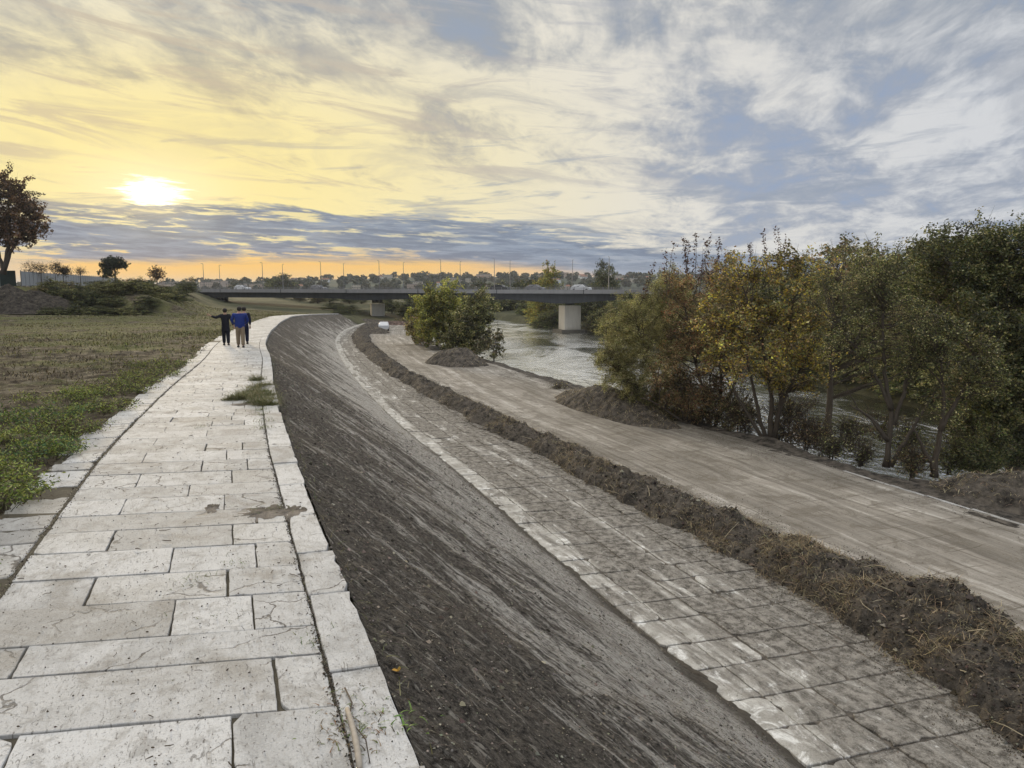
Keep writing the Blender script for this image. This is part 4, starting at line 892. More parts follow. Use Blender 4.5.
def heap(name, label, px, py, lx, ly, h, rz, mat, straw=1200, seed=1, z=-5.05, n=110, parent=None, lump=.3):
    c = onz(px, py, z); r = np.random.default_rng(seed); u = np.linspace(-1, 1, n); U, Vv = np.meshgrid(u, u)
    U2 = U * (1 - .12 * fbm(U * 2, Vv * 2, seed)); rad = np.sqrt(U2 ** 2 + Vv ** 2); ang = np.arctan2(Vv, U2)
    edge = .86 + .16 * fbm(np.cos(ang) * 1.5 + 5, np.sin(ang) * 1.5, seed + 1)
    H = h * np.clip(1 - (rad / edge) ** 1.5, -.15, 1); X0 = U * lx; Y0 = Vv * ly
    H = H * (1 + lump * fbm(X0 * .8, Y0 * .8, seed + 2)) + (.10 * fbm(X0 * 1.7, Y0 * 1.7, seed + 3) + .05 * fbm(X0 * 5, Y0 * 5, seed + 4)) * sm(edge - rad, 0, .15) - .05
    ca, sa = math.cos(rz), math.sin(rz); V = np.stack([X0 * ca - Y0 * sa, X0 * sa + Y0 * ca, H], -1).reshape(-1, 3)
    root = mk(name, V, grid_faces(n, n), mat, loc=tuple(c)); tag(root, label, 'soil heap')
    if straw:
        ok = np.where(H.ravel() > .05)[0]; k = r.choice(ok, straw); add_straw('dead_grass', V[k] + r.normal(0, .02, (straw, 3)), None, root, r, .1, .4, .016)
    return root
heap('soil_heap', 'low grey soil heap beside the dirt road in front of the yellow green tree', 456, 364, 5.0, 3.2, 1.75, R(-60), M_soil, 1500, 201)
heap('soil_heap', 'long dark soil heap at the foot of the round willow', 608, 410, 8.2, 2.5, 1.45, R(-67), M_soil, 3500, 202)
heap('soil_heap', 'grey soil heap at the right edge under the dark green tree', 1030, 500, 4.0, 2.0, 1.1, R(-35), M_soil, 1500, 203)
heap('soil_heap', 'dark soil heap at the far end of the ridge', 378, 333, 5.5, 2.5, 1.0, R(-70), M_soil, 600, 204)
heap('soil_heap', 'big dark scraped earth mound at the far left below the fence', 0, 309, 12, 6.0, 2.9, R(8), mat_soil('mound earth', .55), 1500, 205, z=-.35, n=150)
heap('soil_heap', 'small heap of reddish rubble beside the far white car', 399, 325, 5.0, 2.0, 1.0, R(0), M_soil2, 500, 206)
heap('soil_heap', 'rough dark heap left of the far white car under the bridge', 366, 322, 7.0, 3.5, .8, R(0), M_soil, 500, 207)

# ------------------------------------------------------------------ bank brush: bare shrubs and low plants
def brush(px, py, Y, w, h, nl, palette, wts, seed, label, bare=70, ls=.09):
    b = at(px, py, Y); b[2] = -5.35; k = Y / FPX
    return tree('bank_shrub', label, 'shrub', b, [((0, 0, h * k * .5), (w * k, w * k * .7, h * k * .55)), ((w * k * .5, .2, h * k * .3), (w * k * .6, w * k * .5, h * k * .35))], 40, nl, ls, palette, wts, seed, trunks=[[(0, 0, -.2), (0, 0, .2), (.05, 0, h * k * .5)], [(.1, 0, -.2), (.25, .1, h * k * .3), (w * k * .5, 0, h * k * .6)]], r0=.04, sig=.4, bare=bare, twig_n=7)
brush(788, 438, 36.5, 26, 42, 900, BROWN, [1, 1, 1, 3], 301, 'bare dark twiggy shrub at the right foot of the yellow leaved tree', 110)
brush(745, 428, 38.5, 22, 30, 800, BROWN, [1, 1, 1, 3], 302, 'bare twiggy shrub at the left foot of the yellow leaved tree', 70)
brush(690, 422, 41.5, 24, 24, 2500, BROWN + OLIVE, [1, 1, 1, 2, 1, 1, 1, 1], 303, 'low brown shrub under the reddish brown tree')
brush(830, 450, 33.5, 18, 18, 1000, OLIVE + DARK, [1, 1, 2, 1, 2, 2, 1, 1], 304, 'low leafy green shrub between the yellow leaved and forked trees', 40)
brush(860, 455, 32.5, 16, 18, 800, OLIVE + DARK, [1, 1, 2, 1, 2, 2, 1, 1], 305, 'thin green shrub touching the left of the forked trunk', 40)
brush(912, 466, 30.5, 18, 24, 1800, BROWN + OLIVE, [2, 1, 1, 1, 1, 1, 1, 0], 306, 'small brown weed shrub between forked and crooked trunks')
brush(978, 478, 30.2, 30, 48, 9000, DARK, [3, 4, 3, 2], 307, 'dense low dark green shrub right of the crooked trunk', 20)
brush(1015, 478, 31.5, 26, 46, 8000, DARK, [3, 4, 3, 2], 308, 'dense dark green shrub behind the soil heap at right edge', 20)
brush(640, 412, 44.5, 22, 18, 2200, OLIVE, [1, 1, 1, 1], 309, 'low pale green growth left of the willow trunk')
brush(600, 408, 48, 12, 16, 700, [(.16, .17, .04), (.10, .12, .03)], [1, 1], 310, 'small bright green seedling bush above the dark heap', 5)
brush(560, 392, 54, 10, 10, 500, OLIVE, [1, 1, 1, 1], 311, 'tiny green tuft at the water edge left of the willow', 4)
brush(725, 425, 40, 22, 34, 3500, BROWN + OLIVE, [2, 1, 1, 2, 1, 1, 1, 1], 313, 'twiggy brown shrub between the brown and yellow leaved trees', 90)
brush(805, 442, 35, 20, 30, 1500, BROWN, [1, 1, 1, 3], 314, 'sparse bare shrub right of the dark twiggy one', 90)
brush(948, 470, 31, 22, 34, 3500, DARK + OLIVE, [2, 2, 2, 1, 1, 1, 1, 0], 315, 'leafy shrub at the foot of the crooked trunk', 50)
brush(668, 412, 43, 26, 40, 6000, OLIVE + BROWN, [2, 1, 2, 1, 1, 1, 1, 1], 316, 'dense shrub filling the foot of the willow on its right', 60)
brush(880, 440, 38, 26, 26, 1200, BROWN + DARK, [2, 1, 1, 2, 1, 1, 1, 1], 317, 'sparse brown shrub at the water behind the forked trunk', 90)
k_ = 0
for bx, by, bY, bw, bh, bl, bp in ((640, 405, 43, 26, 40, 9000, OLIVE), (672, 410, 41.5, 24, 60, 8000, BROWN + OLIVE), (700, 415, 40.5, 26, 66, 8000, BROWN), (738, 420, 38.8, 24, 50, 3500, OLIVE + BROWN), (780, 425, 37.5, 24, 36, 2200, BROWN + OLIVE), (815, 432, 36.5, 20, 26, 1300, OLIVE + BROWN), (850, 438, 35.5, 20, 28, 1300, OLIVE + DARK), (905, 445, 34, 20, 30, 1500, DARK + OLIVE), (960, 450, 33, 22, 50, 5000, DARK + OLIVE), (1000, 455, 33, 34, 90, 14000, DARK)):
    k_ += 1; brush(bx, by, bY, bw, bh, bl, bp, [1] * len(bp), 330 + k_, f'leafy understorey shrub along the near bank, {ORD[k_ - 1]} from the willow', 70, .10)
brush(800, 402, 46, 24, 16, 700, OLIVE + DARK, [1, 1, 2, 1, 2, 2, 1, 1], 312, 'grey green shrub in the shallows behind the yellow leaved tree', 60)

# ------------------------------------------------------------------ grass and weeds
gr_ = np.random.default_rng(400)
def field_pts(n, d0, d1, s0, s1, r, dens=None):
    u = r.random(n); s = s0 * (s1 / s0) ** u - 1.5; d = d0 + (d1 - d0) * r.random(n) ** 1.3; t = -fe(s) - d; x, y = W(s, t)
    if dens is not None:
        k = r.random(n) < dens(x, y, d, s); x, y, s, t, d = x[k], y[k], s[k], t[k], d[k]
    z = fz(s, t, x, y); return np.stack([x, y, z - .01], -1), d, s
parts = []
P, d, s_ = field_pts(150000, .02, 24, 4, 60, gr_, lambda x, y, d, s: sm(fbm(x * .5, y * .5, 7), -.35, .4) * (.35 + .6 * sm(y, 8, 30)) + .04)
gn = sm(fbm(P[:, 0] * .3, P[:, 1] * .3, 15) + .20 - .05 * d * (1 - sm(P[:, 1], 20, 45)), -.1, .4)
c1 = pal(gr_, len(P), [(.12, .14, .035), (.19, .19, .055), (.07, .075, .025)], [1, 1, 1]); c2 = pal(gr_, len(P), [(.15, .125, .07), (.25, .215, .13), (.08, .065, .04), (.05, .04, .028)], [2, 1, 2, 2])
cc = np.where((gr_.random(len(P)) < gn * .65)[:, None], c1, c2)
dist = np.hypot(P[:, 0], P[:, 1]); parts.append(blades(P, gr_.uniform(.03, .13, len(P)) * (1 + dist * .01), .005 + .0009 * dist * gr_.uniform(.6, 1.4, len(P)), gr_.uniform(0, 1.4, len(P)), cc, gr_, 2, .7))
o = mk_blades('grass', parts, M_straw); tag(o, 'short dry and green grass stubble over the field', 'grass', kind='stuff')
parts = []
P, d, s_ = field_pts(60000, .3, 42, 45, 150, gr_)
cc = pal(gr_, len(P), [(.12, .12, .045), (.15, .14, .06), (.20, .175, .09), (.07, .06, .03)], [2, 2, 2, 1]); dist = np.hypot(P[:, 0], P[:, 1])
parts.append(blades(P, gr_.uniform(.04, .22, len(P)) * (.4 + .9 * sm(fbm(P[:, 0] * .12, P[:, 1] * .12, 16), -.3, .4)), .001 * dist * gr_.uniform(.5, 1.3, len(P)), gr_.uniform(0, 1.2, len(P)), cc, gr_, 2, .6))
o = mk_blades('distant_grass', parts, M_straw); tag(o, 'yellow green grass over the far half of the field', 'grass', kind='stuff')

# leafy weeds along the left side of the path
GREEN = [(.14, .19, .04), (.24, .28, .065), (.08, .11, .03), (.30, .32, .10), (.09, .07, .045)]; DEEP = [(.06, .12, .045), (.10, .17, .07), (.045, .085, .03)]; DEAD = [(.06, .045, .03), (.10, .075, .045), (.035, .03, .02)]
def weed(name, label, cat, s, d, rad, h, n, palette, r, group=None, ls=.05):
    t = -fe(s) - d; x, y = W(s, t); z = float(fz(np.array([s]), np.array([t]), np.array([float(x)]), np.array([float(y)]))[0])
    root = empty(name, (float(x), float(y), z)); tag(root, label, cat, group)
    ns = max(8, int(n / 45)); st = MB(); P = []
    for k in range(ns):
        a = r.uniform(0, 6.28); q = rad * math.sqrt(r.random()); b0 = np.array([q * math.cos(a) * .6, q * math.sin(a) * .6, -.03]); hh_ = h * (1.05 - .5 * (q / rad) ** 2) * r.uniform(.6, 1.15); e = np.array([q * math.cos(a) * 1.1 + r.normal(0, .03), q * math.sin(a) * 1.1 + r.normal(0, .03), hh_])
        st.tube(bez(b0, (b0 + e) / 2 + np.array([0, 0, hh_ * .2]), e, 4), [.005, .004, .003, .002], 3)
        m_ = int(n / ns); u = r.uniform(.15, 1.05, m_) ** .8; w_ = (.02 + .05 * u)[:, None]
        P.append(b0 + (e - b0) * u[:, None] + np.array([0, 0, 1]) * (hh_ * .2 * np.sin(u * 3.14))[:, None] + r.normal(0, 1, (m_, 3)) * w_ * np.array([1.3, 1.3, .5]))
    P = np.concatenate(P); P[:, 2] = np.maximum(P[:, 2], .005); V, F, C = leaves(P, ls * r.uniform(.5, 1.5, len(P)), .32, pal(r, len(P), palette, [1] * len(palette)), r)
    st.build('stem', plain('weed stem', (.07, .08, .03)), root); mk('foliage', V, F, M_leaf, root, colr=C, smooth=False); return root
wr = np.random.default_rng(500)
wl = [(2.2, .55, .45, .26, 3600, GREEN, 'bright green leafy weed'), (3.0, .95, .5, .26, 3600, GREEN, 'pale green leafy weed'), (4.0, .55, .42, .24, 3600, DEEP, 'deep green feathery weed'), (4.6, 1.2, .55, .28, 3200, GREEN, 'mixed green weed'), (5.3, .5, .45, .22, 3600, DEEP, 'bluish green feathery weed'), (5.8, 1.0, .5, .26, 2600, DEAD, 'withered dark brown weed'), (6.6, .35, .42, .22, 3400, DEEP, 'dark green low weed'), (7.1, .9, .5, .3, 2600, DEAD, 'dead brown weed'), (8.2, .45, .5, .22, 3400, DEEP, 'matted deep green weed'), (9.2, .9, .6, .26, 3000, DEAD, 'dry brown weed'), (10.2, .45, .55, .26, 3600, GREEN, 'yellow green leafy weed'), (11.5, .9, .7, .3, 4000, GREEN, 'wide yellow green weed'), (12.8, .5, .6, .3, 3600, GREEN, 'bright yellow green weed'), (14.0, 1.0, .7, .32, 3600, GREEN, 'tall yellow green weed'), (15.5, .5, .6, .26, 2600, DEEP + GREEN, 'mixed deep green weed'), (17.5, .7, .7, .25, 2600, GREEN + DEAD, 'sparse green weed'), (20, .6, .7, .22, 2200, GREEN + DEAD, 'thin straggly weed'), (23, .8, .8, .22, 2200, GREEN + DEAD, 'small yellowish weed'), (3.4, 2.0, .5, .22, 2600, GREEN, 'low green weed'), (5.0, 2.4, .6, .2, 2200, DEAD + GREEN, 'half dead weed'), (8.6, 2.1, .7, .22, 2400, DEAD + DEEP, 'brownish weed'), (11.8, 2.6, .8, .2, 2400, DEAD + GREEN, 'brown and green weed'), (27, .7, .9, .2, 1800, GREEN + DEAD, 'faint green weed'), (2.6, 1.6, .6, .3, 3600, GREEN + DEAD, 'tangled half green weed'), (4.2, 1.9, .6, .26, 3000, DEAD, 'tangled brown weed'), (6.2, 1.7, .6, .3, 3600, DEEP + GREEN, 'spreading feathery weed'), (7.5, 1.6, .7, .34, 3600, DEAD, 'tall brown withered weed'), (9.8, 1.5, .7, .3, 3600, GREEN, 'rounded bright weed'), (13.4, 1.8, .8, .3, 3200, GREEN + DEAD, 'ragged yellowish weed'), (1.5, .5, .4, .26, 3000, GREEN, 'nearest fresh green weed'), (16.5, 1.6, .9, .3, 3000, GREEN, 'broad sunlit weed'), (19, 1.4, .9, .28, 2600, GREEN + DEEP, 'mid distance green weed'), (22, 1.7, 1.0, .26, 2400, GREEN, 'far green weed'), (25, 1.0, 1.0, .24, 2200, GREEN + DEAD, 'far ragged weed'), (30, .9, 1.1, .24, 2000, GREEN + DEAD, 'farthest leafy weed')]
for k, (s, d, rad, h, n, pl, lb) in enumerate(wl):
    weed('weed_clump', f'{lb} clump left of the path, number {ORD[k]} of the row' if False else f'{lb} clump beside the left edge of the stone path', 'weed', s, d, rad, h, n, pl, wr, 'weeds along the left side of the path')
# tall dry stalks standing in the field
i = 0
for s, d, h in ((9.5, 2.0, .7), (12.5, 2.3, .9), (14.5, 1.6, 1.0), (17, 3.2, .8), (19, 5, .7)):
    t = -fe(s) - d; x, y = W(s, t); z = gz(float(x), float(y)) + .4; m = MB()
    for k in range(4):
        e = np.array([wr.normal(0, .12), wr.normal(0, .12), h * wr.uniform(.7, 1.1)]); m.tube(bez(np.zeros(3), e * .5 + wr.normal(0, .02, 3), e, 5), np.linspace(.008, .004, 5), 3)
        for j in range(7):
            a = e * wr.uniform(.35, 1); m.tube([a, a + np.array([wr.normal(0, .08), wr.normal(0, .08), wr.uniform(.02, .12)])], [.004, .002], 3)
    o = m.build('dry_weed', plain('dry weed stalk', (.22, .19, .11), .85), None, smooth=True); o.location = (float(x), float(y), z - .4)
    tag(o, ['short dry branching stalk in the field nearest the camera', 'dry branching stalk behind the nearest one in the field', 'tall dry stalk closest to the path in the field', 'dry stalk among dark soil in the middle of field', 'faint dry stalk farthest out in the field'][i], 'dry plant', 'dry stalks in the field'); i += 1

# grass clumps and weeds on the path
def path_xyz(s, t, dz=.0):
    x, y = W(s, t * pwf(s) - kw(s)); return np.array([float(x), float(y), float(zk(s)) + dz])
def tufts(name, label, cat, spots, hgt, n, palette, r, wd=.006, lean=(.2, 1.4), group=None):
    c = np.mean([p for p in spots], 0); P = []
    for sp in spots: P.append(sp - c + r.normal(0, 1, (n, 3)) * np.array([.10, .10, 0]))
    P = np.concatenate(P); bl = blades(P, r.uniform(.4, 1.2, len(P)) * hgt, np.full(len(P), wd), r.uniform(*lean, len(P)), pal(r, len(P), palette, [1] * len(palette)), r, 4, 1.0)
    o = mk_blades(name, [bl], M_leaf, loc=tuple(c)); tag(o, label, cat, group); return o
tr_ = np.random.default_rng(600)
def pxs(px, py, z=0): return onz(px, py, z)
def kpt(px, py):
    z = 0
    for _ in range(6):
        p = onz(px, py, z); s, t = st_of(np.array([p[0]]), np.array([p[1]])); z = float(zk(s)[0])
    return onz(px, py, z)
GT = [(.10, .11, .04), (.16, .15, .07), (.20, .18, .10), (.06, .07, .025)]
tufts('grass_clump', 'big matted olive grass clump growing over the kerb and path', 'grass clump', [kpt(x, y) for x, y in ((262, 393), (256, 397), (248, 399), (240, 399), (232, 400), (268, 400), (262, 405), (258, 388), (257, 380), (268, 396), (256, 403), (270, 405), (266, 386), (244, 396), (252, 392))], .34, 420, GT, tr_, .009, (.5, 1.6))
tufts('grass_clump', 'thin green grass in the kerb joint just before the big clump', 'grass clump', [kpt(x, y) for x, y in ((263, 415), (264, 422), (265, 428), (262, 410))], .16, 70, GT[:2] + [(.14, .18, .05)], tr_, .006)
for px, py, lb, n, h in ((195, 578, 'star shaped green weed in the middle of the near path slabs', 50, .07), (236, 563, 'small green weed in a joint right of the star shaped weed', 30, .06), (233, 617, 'tiny brown weed in the joint of the near slabs', 20, .05), (203, 427, 'small green weed far up the path middle', 40, .10), (154, 616, 'tiny yellow green weed at a slab corner on the left', 14, .05), (271, 510, 'dark green weed by the sunken soil patch near the kerb', 60, .10), (318, 640, 'brown green weed at the second kerb joint from the camera', 50, .06), (316, 375, 'x', 0, .1)):
    if n: tufts('path_weed', lb, 'weed', [kpt(px, py)], h, n, [(.10, .15, .04), (.14, .16, .06), (.08, .09, .04)], tr_, .005, (.3, 1.3), 'weeds in the path joints')
tufts('path_weed', 'reddish and green weed growing across the nearest kerb joint', 'weed', [kpt(*q) for q in ((356, 724), (362, 728), (350, 732), (346, 700))], .06, 50, [(.20, .12, .06), (.14, .18, .05), (.10, .08, .05)], tr_, .007, (.5, 1.5), 'weeds in the path joints')
tufts('path_weed', 'bright green leafy sprig at the outer corner of the kerb', 'weed', [kpt(402, 718)], .08, 26, [(.16, .26, .05), (.12, .2, .04)], tr_, .012, (.3, 1.3), 'weeds in the path joints')
# low plants rooted on the outer kerb edge
P = []; 
for k in range(420):
    s = 2 + 45 * tr_.random() ** 1.5; P.append(path_xyz(s, .04 + abs(tr_.normal(0, .07)), -.08))
P = np.array(P); bl = blades(P, tr_.uniform(.04, .14, len(P)), np.full(len(P), .008), tr_.uniform(.2, 1.4, len(P)), pal(tr_, len(P), GT, [1] * 4), tr_, 3, .9)
o = mk_blades('kerb_grass', [bl], M_leaf); tag(o, 'scattered thin grass along the outer foot of the kerb', 'grass', kind='stuff')
n_ = 2600; s = 2 + 45 * tr_.random(n_) ** 1.2; k_ = tr_.random(n_) < .4; vv_ = fbm(s * 1.1, s * 0, 650); P = []
keep = vv_ > -.05; s = s[keep]; k_ = k_[keep]; t = np.where(k_, -.345, -2.66) + tr_.normal(0, .018, len(s)); x, y = W(s, t * pwf(s) - kw(s)); P = np.stack([x, y, zk(s) - .01], -1)
bl = blades(P, tr_.uniform(.015, .06, len(P)), np.full(len(P), .004), tr_.uniform(.2, 1.4, len(P)), pal(tr_, len(P), [(.10, .14, .04), (.16, .15, .07), (.10, .08, .05)], [1, 1, 1.5]), tr_, 3, .9)
o = mk_blades('joint_grass', [bl], M_leaf); tag(o, 'short grass and moss growing in the two long path joints', 'grass', kind='stuff')
# stick lying along the kerb joint, nearest the camera
a, b2 = kpt(347, 712), kpt(360, 772); m = MB(); m.tube(bez(a + [0, 0, .02], (a + b2) / 2 + np.array([.02, 0, .03]), b2 + [0, 0, .02], 8), [.012, .015, .017, .016, .018, .017, .018, .016], 7)
o = m.build('stick', plain('weathered wood', (.34, .30, .25), .85, .3, 30), smooth=True); tag(o, 'pale weathered stick lying along the kerb joint near the camera', 'stick')
a, b2 = kpt(345, 690), kpt(370, 765); m = MB(); m.tube([a + [0, 0, .015], kpt(352, 706) + [0, 0, .02], kpt(349, 722) + [0, 0, .02], kpt(366, 745) + [0, 0, .03], b2 + [0, 0, .01]], [.005, .005, .004, .004, .003], 5)
o = m.build('stick', plain('dark twig', (.07, .055, .04), .85), smooth=True); tag(o, 'thin dark crooked twig winding over the kerb joint', 'stick')
# litter of twigs, bark and crumbs on the path
m = MB(); dr = np.random.default_rng(610)
for k in range(430):
    s = 1.5 + 30 * dr.random() ** 1.6; t = -dr.uniform(.05, 3.0); p = path_xyz(s, t, .012); a = dr.uniform(0, 6.28); l = dr.uniform(.015, .07) * (2.2 if dr.random() < .12 else 1)
    d = np.array([math.cos(a), math.sin(a), 0]); w = dr.uniform(.0015, .004); m.tube([p, p + d * l * .5 + np.array([dr.normal(0, l * .12), dr.normal(0, l * .12), .003]), p + d * l], [w, w * 1.3, w * .6], 4)
for k in range(380):
    s = 1.5 + 26 * dr.random() ** 1.5; t = -dr.uniform(.0, 3.0) if dr.random() < .5 else -.36 + dr.normal(0, .03); q = dr.uniform(.004, .012); p = path_xyz(s, t, .008 + q * .3); m.ell(p, (q, q * dr.uniform(.5, 1), q * .45), 5, 4)
o = m.build('debris', plain('dark litter', (.085, .068, .05), .9, .5, 20), smooth=False); tag(o, 'scattered twigs, crumbs and bark bits on the path', 'debris', kind='stuff')
# soil drifts on the path (patch by the kerb)
def patch(px, py, rx, ry, seed, label):
    c = kpt(px, py); n = 26; u = np.linspace(-1, 1, n); U, Vv = np.meshgrid(u, u); rad = np.hypot(U, Vv); ang = np.arctan2(Vv, U); e = .65 + .35 * fbm(np.cos(ang) * 3.5 + 9, np.sin(ang) * 2, seed, 3)
    H = .012 * np.clip(1 - (rad / e) ** 2, -1, 1) + .012 * fbm(U * 5, Vv * 5, seed) - .003
    V = np.stack([U * rx, Vv * ry, H], -1).reshape(-1, 3); o = mk('soil_patch', V, grid_faces(n, n), mat_soil('path soil %d' % seed, 2.0), loc=(c[0], c[1], c[2] + .006)); o.rotation_euler = (0, 0, R(22)); tag(o, label, 'soil patch')
patch(268, 512, .42, .30, 701, 'brown soil patch filling a broken slab beside the kerb')
patch(293, 512, .22, .42, 702, 'grey earth covering a sunken kerb stone')
patch(212, 508, .10, .28, 703, 'small dark soil pocket in a missing slab corner')
patch(254, 404, .55, .45, 704, 'earth under the big grass clump on the kerb')
# clods and bits on the slope, spilt soil on the terrace, the road and in the path joints
cr = np.random.default_rng(620)
n_ = 45000; s = 1 + 34 * cr.random(n_) ** 1.5; dd = cr.uniform(.0, 1, n_) ** 1.1 * 7.2; t = -kw(s) + dd; x, y = W(s, t); P = np.stack([x, y, slope_z(s, t, x, y) + .002], -1)
o = crumbs('clods', P, cr.uniform(.003, .011, n_) * (1 + 1.6 * (cr.random(n_) < .04)) * (1 + s * .03), pal(cr, n_, [(.03, .026, .022), (.09, .078, .065), (.17, .15, .125), (.28, .25, .20)], [1.5, 3, 3, 2]), cr); tag(o, 'loose soil crumbs scattered over the embankment slope', 'clods', kind='stuff')
n_ = 26000; s = 6 + 50 * cr.random(n_) ** 1.4; side_ = cr.random(n_); t = np.where(side_ < .45, tb(s) - np.abs(cr.normal(0, .45, n_)), np.where(side_ < .75, np.abs(cr.normal(0, .25, n_)) + .2, cr.uniform(0, 4, n_))); kp = fbm(s * .9, t * 1.4, 655) + .25 * cr.normal(size=n_) > .05; s, t = s[kp], t[kp]; n_ = len(s); x, y = W(s, t); P = np.stack([x, y, np.full(n_, -4.978)], -1)
o = crumbs('spilt_soil', P, cr.uniform(.004, .014, n_) * (1 + s * .012), pal(cr, n_, [(.03, .026, .022), (.075, .063, .05), (.15, .13, .105), (.28, .25, .20)], [1, 4, 4, 1]), cr); tag(o, 'soil crumbs spilt over the paved terrace', 'spilt soil', kind='stuff')
n_ = 26000; s = 6 + 60 * cr.random(n_) ** 1.3; k_ = cr.random(n_) < .5; t = np.where(k_, tb(s) + 2 * hw(s) + np.abs(cr.normal(0, .7, n_)), rr(s) - np.abs(cr.normal(0, 1.3, n_)) - .1); kp = fbm(s * .6, t * 1.2, 656) + .25 * cr.normal(size=n_) > .08; s, t = s[kp], t[kp]; n_ = len(s); x, y = W(s, t); P = np.stack([x, y, np.full(n_, -4.97)], -1)
o = crumbs('road_crumbs', P, cr.uniform(.005, .017, n_) * (1 + s * .01), pal(cr, n_, [(.03, .026, .022), (.075, .063, .05), (.15, .13, .105), (.28, .25, .20)], [1, 3, 5, 2]), cr); tag(o, 'soil crumbs and gravel along both sides of the dirt road', 'gravel', kind='stuff')
n_ = 12000; s = 1 + 30 * cr.random(n_) ** 1.3; k_ = cr.random(n_); t = np.where(k_ < .45, -.345 + cr.normal(0, .018, n_), np.where(k_ < .8, -2.655 + cr.normal(0, .03, n_), cr.uniform(-3.1, 0, n_))); x, y = W(s, t * pwf(s) - kw(s)); P = np.stack([x, y, zk(s) + .003], -1)
o = crumbs('joint_soil', P, cr.uniform(.002, .009, n_), pal(cr, n_, [(.03, .026, .022), (.075, .063, .05), (.15, .13, .105), (.28, .25, .20)], [3, 4, 3, 1]), cr); tag(o, 'soil crumbs lying in the joints of the path', 'joint soil', kind='stuff')
n_ = 16000; s = 1 + 34 * cr.random(n_) ** 1.5; dd = cr.uniform(.02, 1, n_) ** 1.5 * 6.9; t = -kw(s) + dd; x, y = W(s, t); P = np.stack([x, y, slope_z(s, t, x, y) + .004], -1)
bl = blades(P, cr.uniform(.04, .16, n_), cr.uniform(.002, .007, n_), cr.uniform(1.0, 1.7, n_), pal(cr, n_, [(.05, .04, .03), (.12, .10, .075), (.25, .215, .16), (.03, .026, .02)], [3, 3, 1, 3]), cr, 3, .5)
o = mk_blades('root_litter', [bl], M_straw); tag(o, 'fine roots and straw mixed into the slope soil', 'root litter', kind='stuff')
c = np.array(W(3.0, -kw(3.0) + .55)); V, F, C = leaves(np.array([[0, 0, 0], [.02, .01, .004]]), np.array([.07, .05]), .6, np.array([[.55, .3, .05], [.5, .33, .1]]), cr)
p = onz(396, 674, -.22); o = mk('fallen_leaf', V, F, M_leaf, colr=C, loc=(p[0], p[1], p[2] + .03)); tag(o, 'yellow orange leaf lying on the slope next to the kerb', 'leaf')

